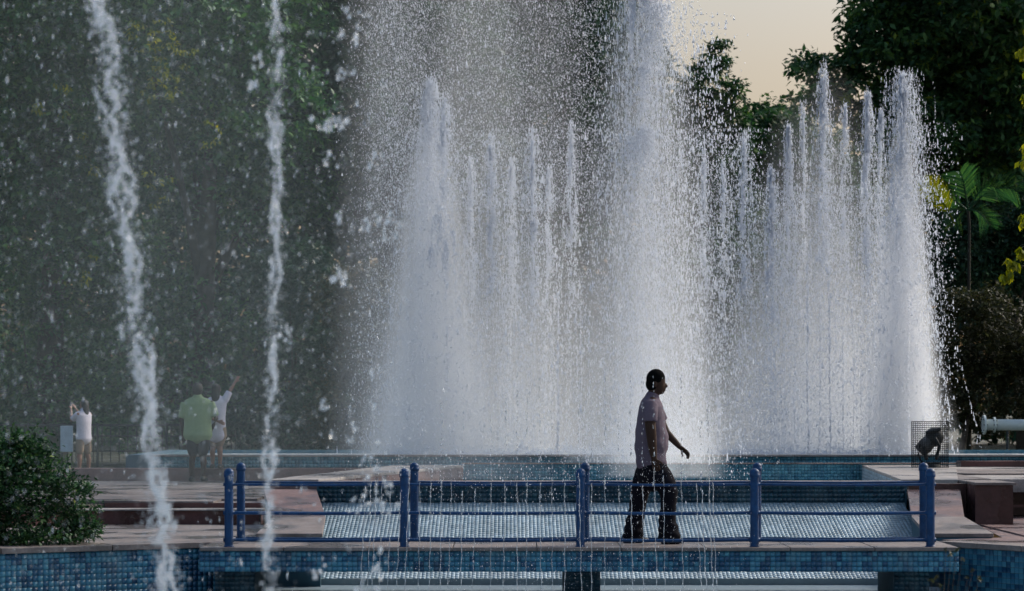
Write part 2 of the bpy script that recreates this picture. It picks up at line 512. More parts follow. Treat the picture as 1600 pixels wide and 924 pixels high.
def tile_sheet(name, o, U, W, mat, parent, cell=0.045, gap=0.0035, thick=0.004, cell_w=None, blocks=True, gap_w=None, stagger=False):
    """mosaic tiles standing proud of the sheet spanned by U and W from corner o; faces along U x W"""
    o, U, W = np.array(o, float), np.array(U, float), np.array(W, float)
    lu, lw = np.linalg.norm(U), np.linalg.norm(W)
    u, w = U / lu, W / lw
    n = np.cross(u, w)
    cw = cell_w or cell
    nu, nw = max(1, int(round(lu / cell))), max(1, int(round(lw / cw)))
    cu, cw = lu / nu, lw / nw
    ii, jj = np.meshgrid(np.arange(nu), np.arange(nw), indexing='ij')
    ii, jj = ii.ravel(), jj.ravel()
    m = len(ii)
    h = rng.uniform(thick * 0.7, thick * 1.4, m)
    j = rng.uniform(-0.0006, 0.0006, (m, 2))
    V = np.zeros((m, 8, 3))
    cs = [(0, 0), (1, 0), (1, 1), (0, 1)]
    gw = gap_w or gap
    sg = rng.uniform(-.45, .45, nu)[ii] * cw if stagger else np.zeros(m)
    lo_, hi_ = np.maximum(jj * cw + gw / 2 + sg, 0), np.minimum((jj + 1) * cw - gw / 2 + sg, lw)
    for q, (a, b) in enumerate(cs):
        pu = ii * cu + (gap / 2 if a == 0 else cu - gap / 2) + j[:, 0]
        pw = (lo_ if b == 0 else hi_) + j[:, 1]
        base = o + pu[:, None] * u + pw[:, None] * w
        V[:, q] = base - n * 0.002
        V[:, q + 4] = base + n * h[:, None]
    FQ = np.array([[4, 5, 6, 7], [0, 1, 5, 4], [1, 2, 6, 5], [2, 3, 7, 6], [3, 0, 4, 7]])
    Fa = (np.arange(m)[:, None, None] * 8 + FQ[None]).reshape(-1, 4)
    sh = rng.beta(2.2, 2.0, m) * 0.75 + 0.2
    if blocks:
        B = rng.random((nu // 2 + 1, nw // 2 + 1)) < 0.12
        dark = B[ii // 2, jj // 2]
        dark |= rng.random(m) < 0.14
        sh[dark] = rng.uniform(0.0, 0.3, dark.sum())
    ob = npmesh(name, V.reshape(-1, 3), Fa, 4, mat, parent, np.repeat(sh, 5))
    ob['kind'] = 'stuff'
    return ob

def drops(name, pos, size, mat, parent=None, stretch=1.6, sides=3, tilt=None):
    """small water drops: spindle with `sides` faces round; sides=0 gives plain tetrahedra"""
    pos = np.asarray(pos, float); m = len(pos)
    size = np.broadcast_to(size, (m,)) if np.ndim(size) == 0 else np.asarray(size)
    st = np.broadcast_to(stretch, (m,)) if np.ndim(stretch) == 0 else np.asarray(stretch)
    q0 = rng.uniform(0, 2 * np.pi, m)
    if sides == 0:
        V = np.zeros((m, 4, 3))
        for k in range(3):
            a = q0 + k * 2 * np.pi / 3
            V[:, k] = pos + np.stack([np.cos(a) * size, np.sin(a) * size, -0.5 * size * st], 1)
        V[:, 3] = pos + np.stack([0 * size, 0 * size, size * st], 1)
        FQ = np.array([[0, 2, 1], [0, 1, 3], [1, 2, 3], [2, 0, 3]])
        return npmesh(name, V.reshape(-1, 3), (np.arange(m)[:, None, None] * 4 + FQ[None]).reshape(-1, 3), 3, mat, parent, smooth=True)
    V = np.zeros((m, sides + 2, 3))
    for k in range(sides):
        a = q0 + k * 2 * np.pi / sides
        V[:, k] = pos + np.stack([np.cos(a) * size, np.sin(a) * size, 0.2 * size * rng.uniform(-1, 1, m)], 1)
    V[:, sides] = pos + np.stack([0.3 * size, 0 * size, size * st], 1)
    V[:, sides + 1] = pos - np.stack([0 * size, 0.2 * size, size * st], 1)
    FQ = np.array([[k, (k + 1) % sides, sides] for k in range(sides)] + [[(k + 1) % sides, k, sides + 1] for k in range(sides)])
    return npmesh(name, V.reshape(-1, 3), (np.arange(m)[:, None, None] * (sides + 2) + FQ[None]).reshape(-1, 3), 3, mat, parent, smooth=True)

_ico = None
def blobs(name, pos, size, mat, parent=None, stretch=1.3, lump=0.3):
    """rounded lumpy drops for water that passes close to the camera"""
    global _ico
    if _ico is None:
        import bmesh
        bm = bmesh.new(); bmesh.ops.create_icosphere(bm, subdivisions=2, radius=1.0)
        _ico = (np.array([v.co[:] for v in bm.verts]), np.array([[v.index for v in f.verts] for f in bm.faces])); bm.free()
    v0, f0 = _ico
    pos = np.asarray(pos, float); m = len(pos); k = len(v0)
    sc = np.asarray(size)[:, None] * np.stack([rng.uniform(.75, 1.2, m), rng.uniform(.75, 1.2, m), np.broadcast_to(stretch, (m,)) * rng.uniform(.8, 1.25, m)], 1)
    ph = rng.uniform(0, 6.28, (m, 3)); fr = rng.uniform(1.5, 3.2, (m, 3))
    d = 1 + lump * (np.sin(v0[None, :, 0] * fr[:, :1] + ph[:, :1]) * np.cos(v0[None, :, 1] * fr[:, 1:2] + ph[:, 1:2]) + 0.5 * np.sin(v0[None, :, 2] * fr[:, 2:] * 1.7 + ph[:, 2:]))
    V = v0[None] * sc[:, None, :] * d[..., None]
    # lean each one a little
    a = rng.normal(0, 0.3, m); ca, sa = np.cos(a)[:, None], np.sin(a)[:, None]
    x, z = V[..., 0] * ca + V[..., 2] * sa, -V[..., 0] * sa + V[..., 2] * ca
    V = np.stack([x, V[..., 1], z], -1) + pos[:, None]
    Fa = (np.arange(m)[:, None, None] * k + f0[None]).reshape(-1, 3)
    return npmesh(name, V.reshape(-1, 3), Fa, 3, mat, parent, smooth=True)

# ------------------------------------------------------------------ ground and pools (setting)
HOLE_BACK = 28.15
LW = [(-14.0, 17.7), (-4.85, 22.9), (-2.92, 24.0)]           # lower pool edge, left
RW = [(4.28, 24.15), (4.93, 23.3), (9.0, 18.2), (14.0, 18.0)]   # lower pool edge, right
g = MB()
def flat(pts, z):
    n = len(pts)
    area = sum(pts[i][0] * pts[(i + 1) % n][1] - pts[(i + 1) % n][0] * pts[i][1] for i in range(n))
    if area < 0: pts = pts[::-1]
    g.add([(x, y, z) for x, y in pts], [tuple(range(n))])
flat([(-2.92, 24.0), (-2.92, HOLE_BACK), (-600, HOLE_BACK), (-600, 17.7), (-14, 17.7), (-4.85, 22.9)], -0.012)
flat([(5.25, HOLE_BACK), (5.25, 24.15), (4.28, 24.15), (4.93, 23.3), (9, 18.2), (14, 18.0), (600, 18.0), (600, HOLE_BACK)], -0.012)
flat([(-600, HOLE_BACK), (600, HOLE_BACK), (600, 1500), (-600, 1500)], -0.012)
flat([(-600, -300), (-14, -300), (-14, 17.7), (-600, 17.7)], -0.012)
flat([(14, -300), (600, -300), (600, 18.0), (14, 18.0)], -0.012)
flat([(-14, -300), (14, -300), (14, -14), (-14, -14)], -0.012)
gr = g.build('ground', M_['soil']); tag(gr, kind='structure')
g = MB()
flat([(-14.2, -14.2), (14.2, -14.2), (14.2, 24.15), (-14.2, 24.15)], -0.50)
flat([(-3.2, 24.15), (5.4, 24.15), (5.4, 25.4), (-3.2, 25.4)], -0.50)
w = g.build('lower_pool_water', M_['lowwater']); tag(w, kind='structure')
g = MB()
flat([(-14.4, -14.4), (14.4, -14.4), (14.4, 28.4), (-14.4, 28.4)], -1.1)
w = g.build('pool_floor', M_['grout']); tag(w, kind='structure')

# terrace paving laid in slabs on the left and on the right
def slab_field(parent, x0, x1, y0, y1, z, sx, sy, mat, th=0.03, clip=None, name='paving_slab'):
    nx, ny = int(round((x1 - x0) / sx)), int(round((y1 - y0) / sy))
    dx, dy = (x1 - x0) / nx, (y1 - y0) / ny
    me = None
    for j in range(ny):
        off = 0.5 * dx * (j % 2)
        for i in range(-1, nx + 1):
            a, b = max(x0, x0 + i * dx + off), min(x1, x0 + (i + 1) * dx + off)
            if b - a < 0.05: continue
            yy0, yy1 = y0 + j * dy, y0 + (j + 1) * dy
            if clip and not clip(a, b, yy0, yy1): continue
            full = abs((b - a) - dx) < 1e-4
            if full and me is not None:
                o = bpy.data.objects.new(name, me); C.objects.link(o); o.parent = parent
            else:
                q = MB().box(-(b - a) / 2 + .004, (b - a) / 2 - .004, -dy / 2 + .004, dy / 2 - .004, -th, 0)
                o = q.build(name, mat, parent)
                if full: me = o.data
            o.location = ((a + b) / 2, (yy0 + yy1) / 2, z + rng.uniform(-.002, .002))

TER = 0.245
def base_pad(name, pts, z0, z1, mat, bevel=0.0):
    return MB().prism(pts, z0, z1).build(name, mat, bevel=bevel)
# upper terrace, left
t = base_pad('terrace', [(-2.87, 28.2), (-4.75, 28.2), (-5.6, 27.4), (-9.5, 27.4), (-9.5, 36.2), (-0.95, 36.2), (-1.05, 35.9), (-2.87, 28.35)], -0.01, TER - 0.03, M_['stone'])
tag(t, kind='structure')
def inter(a, b, y0, y1):
    return b <= -2.8 + max(0, (y0 - 28.2)) * (1.85 / 7.9)
slab_field(t, -9.5, -0.9, 28.2, 36.2, TER, 0.9, 0.8, M_['paving'], clip=inter)
slab_field(t, -9.5, -5.6, 27.4, 28.2, TER, 0.9, 0.8, M_['paving'])
# steps up to it
st = thing('stone_steps', 'two low stone steps beside the left end of the footbridge, leading up to the terrace', 'steps')
MB().prism([(-2.9, 27.75), (-4.95, 27.75), (-5.7, 27.05), (-9.5, 27.05), (-9.5, 27.39), (-5.62, 27.39), (-4.77, 28.19), (-2.9, 28.19)], -0.01, 0.150).build('riser', M_['red'], st)
q = MB().prism([(-2.88, 27.72), (-4.95, 27.72), (-5.7, 27.02), (-9.5, 27.02), (-9.5, 27.38), (-5.62, 27.38), (-4.77, 28.18), (-2.88, 28.18)], 0.152, 0.168)
q.build('tread', M_['stone_pale'], st)
MB().prism([(-2.9, 28.17), (-4.74, 28.17), (-4.74, 28.198), (-2.9, 28.198)], 0.17, TER - 0.02).build('riser', M_['red'], st)
# lower terrace strip along the pool
lt = MB().prism([(-2.60, 24.54), (-2.60, 27.7), (-4.95, 27.7), (-5.7, 27.0), (-14, 27.0), (-14, 18.1), (-4.95, 23.25), (-3.05, 24.2)], -0.011, -0.004).build('lower_terrace', M_['paving'])
tag(lt, kind='structure')
rt = MB().prism([(4.36, 24.5), (5.06, 23.62), (9.2, 18.5), (14, 18.35), (14, 31), (5.3, 31), (5.3, 27.4), (5.05, 24.9)], -0.011, -0.004).build('right_terrace', M_['maroon'])
tag(rt, kind='structure')
slab_field(rt, 5.3, 9.5, 24.6, 27.4, 0.012, 0.7, 0.7, M_['maroon'], th=0.014)

# ------------------------------------------------------------------ lower pool edge walls
def edge_wall(label, pts, individually=False):
    w_ = thing('pool_wall', label, 'pool wall')
    for i in range(len(pts) - 1):
        a, b = Vector((*pts[i], 0)), Vector((*pts[i + 1], 0))
        dvec = (b - a); L = dvec.length; t_ = dvec.normalized(); n_ = Vector((t_.y, -t_.x, 0))   # towards the pool
        ca, cb = a - n_ * 0.22, b - n_ * 0.22
        MB().prism([(a.x, a.y), (b.x, b.y), (cb.x, cb.y), (ca.x, ca.y)], -1.1, -0.055).build('wall_core', M_['grout'], w_)
        # coping stones
        k = max(1, int(L / 0.75))
        for j in range(k):
            p0 = a + t_ * (L * j / k + 0.004); p1 = a + t_ * (L * (j + 1) / k - 0.004)
            q0, q1 = p0 + n_ * 0.035, p1 + n_ * 0.035
            r0, r1 = p0 - n_ * 0.34, p1 - n_ * 0.34
            zz = rng.uniform(-0.003, 0.003)
            MB().prism([(q0.x, q0.y), (q1.x, q1.y), (r1.x, r1.y), (r0.x, r0.y)], -0.053, zz + 0.003).build('coping_stone', M_['stone'], w_, bevel=0.006)
        near = individually and i == 0
        zt, zb = -0.056, -1.08
        if near or individually and i == 1:
            cell = 0.0535
            nu, nv = int(L / cell), 10
            tm = None
            for jj in range(nv):
                for ii in range(min(nu, 24)):
                    if tm is None:
                        q = MB().prism([(-.0245, -.0245), (.0245, -.0245), (.0245, .0245), (-.0245, .0245)], -0.002, 0.005)
                        oo = q.build('tile', M_['tile_each'], w_); tm = oo.data
                    else:
                        oo = bpy.data.objects.new('tile', tm); C.objects.link(oo); oo.parent = w_
                    c = a + t_ * (cell * (ii + .5)) + Vector((0, 0, zt - cell * (jj + .5)))
                    oo.matrix_local = Matrix(((t_.x, 0, n_.x, c.x), (t_.y, 0, n_.y, c.y), (0, 1, 0, c.z), (0, 0, 0, 1)))
            if nu > 24:
                p = a + t_ * (24 * cell)
                tile_sheet('tiling', (p.x, p.y, zt - nv * cell), t_ * (L - 24 * cell), (0, 0, nv * cell), M_['tile'], w_, cell=cell)
        else:
            p = a
            tile_sheet('tiling', (p.x, p.y, -0.60), t_ * L, (0, 0, 0.544), M_['tile'], w_, cell=0.0535)
    return w_
edge_wall('blue tiled pool wall under the stone coping at the lower left, below the leafy shrub', LW)
edge_wall('blue tiled pool wall below the maroon slabs at the right end of the footbridge', RW, True)

# ------------------------------------------------------------------ footbridge
BX0, BX1 = -2.98, 4.26
BY0, BY1 = 23.02, 24.5
br = thing('footbridge', 'low footbridge with blue mosaic tiled edge beam crossing the pool', 'bridge')
MB().box(BX0, BX1, BY0 + 0.03, BY1 - 0.03, -0.232, -0.034).build('beam', M_['grout'], br)
tile_sheet('beam_tiling', (BX0, BY0 + 0.03, -0.232), (BX1 - BX0, 0, 0), (0, 0, 0.194), M_['tile'], br, cell=0.0485)
n = 9
for i in range(n):
    a = BX0 + (BX1 - BX0) * i / n; b = BX0 + (BX1 - BX0) * (i + 1) / n
    MB().box(a + .004, b - .004, BY0, BY1, -0.032 + 0.0, 0.0 + rng.uniform(-.002, .001)).build('deck_slab', M_['stone'], br, bevel=0.005)
def pier(px0, px1):
    y0 = 23.25
    x0, x1 = (px0 - 800) * y0 / F, (px1 - 800) * y0 / F
    p = MB().box(x0, x1, y0, 24.3, -1.1, -0.234).build('pier', M_['grout'], br)
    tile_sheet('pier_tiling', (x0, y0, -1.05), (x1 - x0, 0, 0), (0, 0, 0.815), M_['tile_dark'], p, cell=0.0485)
pier(882, 938)
pier(1397, 1452)
pier(336, 398)

# railings
def railing(y, posts, zt, rails, label):
    rl = thing('railing', label, 'railing')
    for px in posts:
        x = (px - 800) * y / F
        q = MB()
        prof = [(0.050, 0.001), (0.050, 0.008), (0.043, 0.010), (0.042, 0.03), (0.042, zt - 0.085)]
        v, f, sg = [], [], 20
        for r_, z_ in prof:
            for k in range(sg):
                a = 2 * math.pi * k / sg
                v.append((x + r_ * math.cos(a), y + r_ * math.sin(a), z_))
        for i in range(len(prof) - 1):
            for k in range(sg):
                k2 = (k + 1) % sg
                f.append((i * sg + k, i * sg + k2, (i + 1) * sg + k2, (i + 1) * sg + k))
        po = q.add(v, f).build('post', M_['blue'], rl, smooth=True)
        q = MB()
        prof = [(0.042, zt - 0.085), (0.049, zt - 0.082), (0.0495, zt - 0.055), (0.0465, zt - 0.052)]
        for a in range(1, 8):
            t_ = a / 8 * math.pi / 2
            prof.append((0.0485 * math.cos(t_), zt - 0.045 + 0.045 * math.sin(t_)))
        prof.append((0.002, zt))
        v, f = [], []
        for r_, z_ in prof:
            for k in range(sg):
                a = 2 * math.pi * k / sg
                v.append((x + r_ * math.cos(a), y + r_ * math.sin(a), z_))
        for i in range(len(prof) - 1):
            for k in range(sg):
                k2 = (k + 1) % sg
                f.append((i * sg + k, i * sg + k2, (i + 1) * sg + k2, (i + 1) * sg + k))
        q.add(v, f).build('post_cap', M_['blue'], po, smooth=True)
        # welded sleeves where the rails enter
        for z_, r_ in rails:
            MB().tube([(x - 0.052, y, z_), (x + 0.052, y, z_)], [r_ * 1.35] * 2, 10, cap=False).build('rail_sleeve', M_['blue'], po, smooth=True)
    xs = [(px - 800) * y / F for px in posts]
    for z_, r_ in rails:
        for a, b in zip(xs, xs[1:]):
            sag = [(a + (b - a) * t, y, z_ - 0.008 * math.sin(math.pi * t)) for t in (0, .25, .5, .75, 1)]
            MB().tube(sag, [r_] * 5, 8).build('rail', M_['blue'], rl, smooth=True)
    return rl
railing(23.15, [357.6, 631.8, 907, 1179, 1453.8], 0.752, [(0.598, 0.0125), (0.325, 0.0155), (0.066, 0.016)],
        'blue tubular railing on the near edge of the footbridge, in front of the walking man')
railing(24.32, [376.4, 647.4, 914.5, 1183, 1443.0], 0.782, [(0.585, 0.0125), (0.283, 0.011), (0.024, 0.010)],
        'blue tubular railing on the far edge of the footbridge, behind the walking man')

# ------------------------------------------------------------------ cascade: tiled slope, weir, side ramps
cs = thing('cascade', 'pale mosaic tiled cascade slope with dark teal weir behind the footbridge', 'cascade')
SX0, SX1 = -2.24, 4.55
MB().add([(SX0, 28.0, 0.235), (SX1, 28.0, 0.235), (SX1 - .28, 25.0, -0.435), (SX0 + .28 - .3, 25.0, -0.435),
          (SX0, 28.0, -1.1), (SX1, 28.0, -1.1), (SX1 - .28, 25.0, -1.1), (SX0 - .02, 25.0, -1.1)],
         [(3, 2, 1, 0), (4, 5, 6, 7), (3, 7, 6, 2), (0, 1, 5, 4), (1, 2, 6, 5), (0, 4, 7, 3)]).build('slope_bed', M_['grout_pale'], cs)
tile_sheet('slope_tiling', (SX0, 25.0, -0.433), (SX1 - SX0 - 0.02, 0, 0), (0, 3.0, 0.67), M_['tile_wet'], cs, cell=0.0435, cell_w=0.080, thick=0.0012, gap=0.0040, gap_w=0.016, stagger=True)
MB().box(SX0 - .02, SX1 + .02, 28.0, 28.4, -1.1, 0.452).build('weir_wall', M_['grout'], cs)
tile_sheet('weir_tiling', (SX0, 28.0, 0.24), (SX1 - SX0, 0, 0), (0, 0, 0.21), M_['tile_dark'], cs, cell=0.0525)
n = 8
for i in range(n):
    a = SX0 - .02 + (SX1 - SX0 + .04) * i / n; b = SX0 - .02 + (SX1 - SX0 + .04) * (i + 1) / n
    MB().box(a + .003, b - .003, 27.96, 28.45, 0.454, 0.480).build('weir_coping', M_['stone'], cs, bevel=0.004)
def ramp(mirror):
    def X(x): return 2 * 1.155 - x if mirror else x
    A, B, D_, C_, F_, E_ = (4.575, 28.0, .39), (5.19, 28.0, .39), (4.33, 26.2, .155), (4.90, 26.2, .155), (4.25, 24.75, .045), (4.93, 24.75, .045)
    lab = ('stone ramp coping with a pale triangular face at the left side of the cascade' if mirror
           else 'maroon and pink stone ramp coping at the right side of the cascade')
    rp = thing('ramp_coping', lab, 'ramp')
    for nm, q, mt in (('upper_slab', (A, B, C_, D_), M_['maroon']), ('lower_slab', (D_, C_, E_, F_), M_['stone'])):
        pts = [(X(p[0]), p[1]) for p in q]; zs = [p[2] for p in q]
        if mirror:
            pts, zs = pts[::-1], zs[::-1]
        ar = sum(pts[i][0] * pts[(i + 1) % 4][1] - pts[(i + 1) % 4][0] * pts[i][1] for i in range(4))
        if ar < 0: pts, zs = pts[::-1], zs[::-1]
        v = [(p[0], p[1], z - .04) for p, z in zip(pts, zs)] + [(p[0], p[1], z) for p, z in zip(pts, zs)]
        f = [(3, 2, 1, 0), (4, 5, 6, 7)] + [(i, (i + 1) % 4, 4 + (i + 1) % 4, 4 + i) for i in range(4)]
        MB().add(v, f).build(nm, mt, rp, bevel=0.004)
    # body under it and the mossy pale side wall towards the slope
    for q in ((A, B, C_, D_), (D_, C_, E_, F_)):
        pts = [(X(p[0]) + (0.03 if (mirror ^ (k in (1, 2))) else -0.03) * 0, p[1]) for k, p in enumerate(q)]
        zs = [p[2] - .042 for p in q]
        ins = 0.02
        cxm = sum(p[0] for p in pts) / 4
        pts = [(p[0] + ins * (1 if p[0] < cxm else -1), p[1]) for p in pts]
        if sum(pts[i][0] * pts[(i + 1) % 4][1] - pts[(i + 1) % 4][0] * pts[i][1] for i in range(4)) < 0:
            pts, zs = pts[::-1], zs[::-1]
        MB().prism(pts, -1.09, zs).build('ramp_body', M_['grout'], rp)
ramp(False); ramp(True)

# middle basin, its side copings and the upper rim
mb = thing('middle_basin', 'shallow basin with pale stone side copings between the cascade weir and the upper pool', 'basin')
MB().add([(SX0, 28.4, .24), (SX1, 28.4, .24), (5.2, 36.0, .24), (-.75, 36.0, .24)], [(0, 1, 2, 3)]).build('basin_water', M_['upwater'], mb)
def side_coping(a0, a1, b0, b1, k, mat):
    for i in range(k):
        t0, t1 = i / k + .0006, (i + 1) / k - .0006
        def L(p, q, t): return (p[0] + (q[0] - p[0]) * t, p[1] + (q[1] - p[1]) * t)
        MB().prism([L(a0, a1, t0), L(a0, a1, t1), L(b0, b1, t1), L(b0, b1, t0)], .455, .49 + rng.uniform(-.003, .003)).build('coping_stone', mat, mb, bevel=.004)
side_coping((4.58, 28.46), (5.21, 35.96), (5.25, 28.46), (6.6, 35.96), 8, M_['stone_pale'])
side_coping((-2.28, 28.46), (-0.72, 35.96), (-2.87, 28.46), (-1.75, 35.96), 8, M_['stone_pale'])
MB().prism([(4.585, 28.41), (5.215, 36.0), (6.58, 36.0), (5.23, 28.41)], -0.01, .453).build('side_wall', M_['grout_pale'], mb)
MB().prism([(-2.285, 28.41), (-0.725, 36.0), (-1.73, 36.0), (-2.85, 28.41)], -0.01, .453).build('side_wall', M_['maroon'], mb)
tile_sheet('side_tiling', (5.215, 35.99, .20), (4.585 - 5.215, 28.41 - 35.99, 0), (0, 0, .252), M_['tile_wet'], mb, cell=.05)
# blocks right of the cascade
bk = thing('stone_block', 'big dark maroon block with stone top at the right end of the cascade weir', 'block')
MB().box(5.27, 5.70, 27.5, 31.0, -.01, .452).build('block_body', M_['red'], bk)
MB().box(4.60, 5.265, 28.02, 28.38, -.01, .452).build('block_body', M_['red'], bk)
for i in range(4):
    MB().box(5.262, 5.73, 27.46 + i * .9, 27.455 + (i + 1) * .9, .454, .484).build('top_slab', M_['stone'], bk, bevel=.004)
bk = thing('stone_bench', 'pale stone bench ledge at the right edge, behind the maroon block', 'bench')
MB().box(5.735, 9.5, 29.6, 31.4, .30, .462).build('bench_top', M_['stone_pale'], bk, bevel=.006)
MB().box(5.80, 9.5, 30.1, 31.2, .0, .298).build('bench_base', M_['red'], bk)
MB().box(5.79, 9.5, 29.55, 29.62, .12, .15).build('bench_rail', M_['red'], bk)
# raised apron carrying the lamp cage
ap = thing('stone_apron', 'stone apron with brown back kerb under the caged floodlight', 'apron')
MB().prism([(5.28, 31.45), (6.64, 36.0), (12, 36.0), (12, 31.45)], -.01, .45).build('apron_body', M_['maroon'], ap)
for i in range(7):
    a = 5.29 + i * .9
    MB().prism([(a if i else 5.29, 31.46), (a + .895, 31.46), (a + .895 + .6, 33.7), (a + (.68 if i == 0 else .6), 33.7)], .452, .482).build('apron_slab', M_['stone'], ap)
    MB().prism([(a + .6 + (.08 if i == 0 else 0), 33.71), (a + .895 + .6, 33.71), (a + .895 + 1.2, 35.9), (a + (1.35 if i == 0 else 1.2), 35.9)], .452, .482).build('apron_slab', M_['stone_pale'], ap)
MB().box(6.5, 12, 35.0, 35.4, .483, .565).build('kerb', M_['red'], ap)

rim = thing('upper_pool', 'raised upper fountain pool with long aqua tiled rim behind the footbridge', 'pool')
X0, X1 = -5.45, 14.0
MB().box(X0, X1, 36.62, 37.0, -.01, .598).build('rim_wall', M_['grout'], rim)
tile_sheet('rim_tiling', (X0, 36.62, .435), (X1 - X0, 0, 0), (0, 0, .163), M_['tile_aqua'], rim, cell=.054)
n = 22
for i in range(n):
    a = X0 + (X1 - X0) * i / n
    MB().box(a + .003, a + (X1 - X0) / n - .003, 36.59, 37.04, .60, .628).build('rim_coping', M_['stone_pale'], rim, bevel=.004)
MB().box(-9.5, -0.75, 36.22, 36.615, -.01, .43).build('ledge', M_['redlight'], rim)
MB().box(-0.745, 6.8, 36.02, 36.615, -.01, .50).build('ledge', M_['grout'], rim)
tile_sheet('ledge_tiling', (-0.745, 36.02, .21), (7.5, 0, 0), (0, 0, .288), M_['tile_aqua'], rim, cell=.049)
MB().box(-0.75, 6.8, 36.0, 36.3, .502, .515).build('ledge_coping', M_['stone'], rim)
MB().box(X0, X1, 40.9, 41.3, -.01, .625).build('rim_wall', M_['tile_aqua'], rim)
MB().box(X0 - .4, X0 - .003, 36.62, 41.3, -.01, .625).build('rim_wall', M_['grout'], rim)
MB().add([(X0, 37.0, .57), (X1, 37.0, .57), (X1, 40.9, .57), (X0, 40.9, .57)], [(0, 1, 2, 3)]).build('pool_water', M_['upwater'], rim)

kb = thing('low_kerb_wall', 'low stone kerb wall at the back of the terrace, in front of the person with the phone', 'kerb')
MB().box(-7.8, -5.62, 36.6, 36.95, .2, .37).build('kerb_wall', M_['stone'], kb)
MB().box(-7.83, -5.59, 36.57, 36.98, .372, .395).build('kerb_top', M_['stone_pale'], kb)
MB().box(-5.58, -5.1, 36.62, 36.615 + .3, .2, .3).build('kerb_wall', M_['stone'], kb)

# garden fence far left with a pale board
fn = thing('garden_fence', 'dark garden fence with thin top rail far left behind the people', 'fence')
for k in range(9):
    x = -16 + k * 1.6
    MB().tube([(x, 56, 0), (x, 56, .98)], [.03, .03], 8).build('fence_post', M_['fence'], fn)
for z in (.95, .7, .35):
    MB().tube([(-16.1, 56, z), (-3.1, 56, z)], [.03 if z > .9 else .018] * 2, 8).build('fence_rail', M_['fence'], fn)
for k in range(64):
    x = -15.9 + k * .2
    MB().tube([(x, 56.02, .1), (x, 56.02, .94)], [.012] * 2, 4).build('baluster', M_['fence'], fn)
bd = thing('notice_board', 'small pale blue board on dark legs behind the leafy shrub', 'board')
p = P(104, 686, 50)
MB().box(p.x - .13, p.x + .13, 50, 50.04, p.z - .27, p.z + .27).build('board_panel', M_['board'], bd, bevel=.01)
for s_ in (-.1, .1):
    MB().tube([(p.x + s_, 50.06, 0), (p.x + s_, 50.06, p.z)], [.02] * 2, 8).build('leg', M_['fence'], bd)

# ------------------------------------------------------------------ caged floodlight
cg = thing('lamp_cage', 'square wire mesh cage standing over a dark floodlight on the stone apron', 'cage')
cx, cyy, cz = P(1453, 720, 34.6).x, 34.6, .484
hw, hh = .255, .655
wb = MB()
nv_ = 20
for sx_, sy_, ax in ((0, -1, 0), (0, 1, 0), (-1, 0, 1), (1, 0, 1)):
    for k in range(nv_ + 1):
        o_ = -hw + 2 * hw * k / nv_
        x_, y_ = (cx + o_, cyy + sy_ * hw) if ax == 0 else (cx + sx_ * hw, cyy + o_)
        r_ = .0026 if k not in (0, nv_) else .005
        wb.box(x_ - r_, x_ + r_, y_ - r_, y_ + r_, cz, cz + hh)
    for k in range(25):
        z_ = cz + hh * k / 24
        r_ = .0024 if k not in (0, 24) else .005
        if ax == 0: wb.box(cx - hw, cx + hw, cyy + sy_ * (hw + .004) - r_, cyy + sy_ * (hw + .004) + r_, z_ - r_, z_ + r_)
        else: wb.box(cx + sx_ * (hw + .004) - r_, cx + sx_ * (hw + .004) + r_, cyy - hw, cyy + hw, z_ - r_, z_ + r_)
for k in range(nv_ + 1):
    o_ = -hw + 2 * hw * k / nv_
    wb.box(cx + o_ - .0015, cx + o_ + .0015, cyy - hw, cyy + hw, cz + hh - .003, cz + hh + .003)
wm = wb.build('wire_mesh', M_['wire'], cg); wm['kind'] = 'stuff'
wm.matrix_local = Matrix.Translation((cx, cyy, 0)) @ Matrix.Rotation(-math.atan2(cx, cyy), 4, 'Z') @ Matrix.Translation((-cx, -cyy, 0))
fl = thing('floodlight', 'dark moving floodlight with yoke inside the wire cage', 'floodlight')
MB().tube([(cx, cyy, cz), (cx, cyy, cz + .05)], [.16, .14], 20, cap=False).build('base', M_['lamp'], fl, smooth=False)
MB().box(cx - .14, cx + .14, cyy - .09, cyy + .09, cz + .05, cz + .075).build('foot_plate', M_['lamp'], fl, bevel=.01)
def L_(x_, y_, dy=0.0):
    p = P(x_, y_, cyy + dy); return p
MB().ball(L_(1460, 683), (.135, .135, .14), 20, 14).build('lamp_head', M_['lamp'], fl, smooth=True)
MB().tube([L_(1454, 688), L_(1446, 697), L_(1437, 706)], [.10, .112, .098], 20, cap=False).build('lamp_hood', M_['hood'], fl, smooth=True)
MB().tube([L_(1449, 676, -.125), L_(1468, 671, -.125)], [.03, .03], 10).build('handle', M_['lamp'], fl, smooth=True)
for s_ in (-1, 1):
    MB().tube([L_(1462, 685, s_ * .145), L_(1468, 697, s_ * .16), L_(1463, 716, s_ * .10)], [(.022, .04), (.022, .05), (.022, .05)], 10).build('yoke_arm', M_['lamp'], fl, smooth=True)
    MB().tube([L_(1444, 700, s_ * .10), L_(1447, 716, s_ * .08)], [.028, .03], 10).build('yoke_arm', M_['lamp'], fl, smooth=True)
cb = [(cx - .12, cyy - .1, cz + .05), (cx - .19, cyy - .14, cz + .18), (cx - .16, cyy - .1, cz + .33), (cx - .06, cyy - .05, cz + .30)]
MB().tube(cb, [.012] * 4, 8).build('cable', M_['wire'], fl, smooth=True)

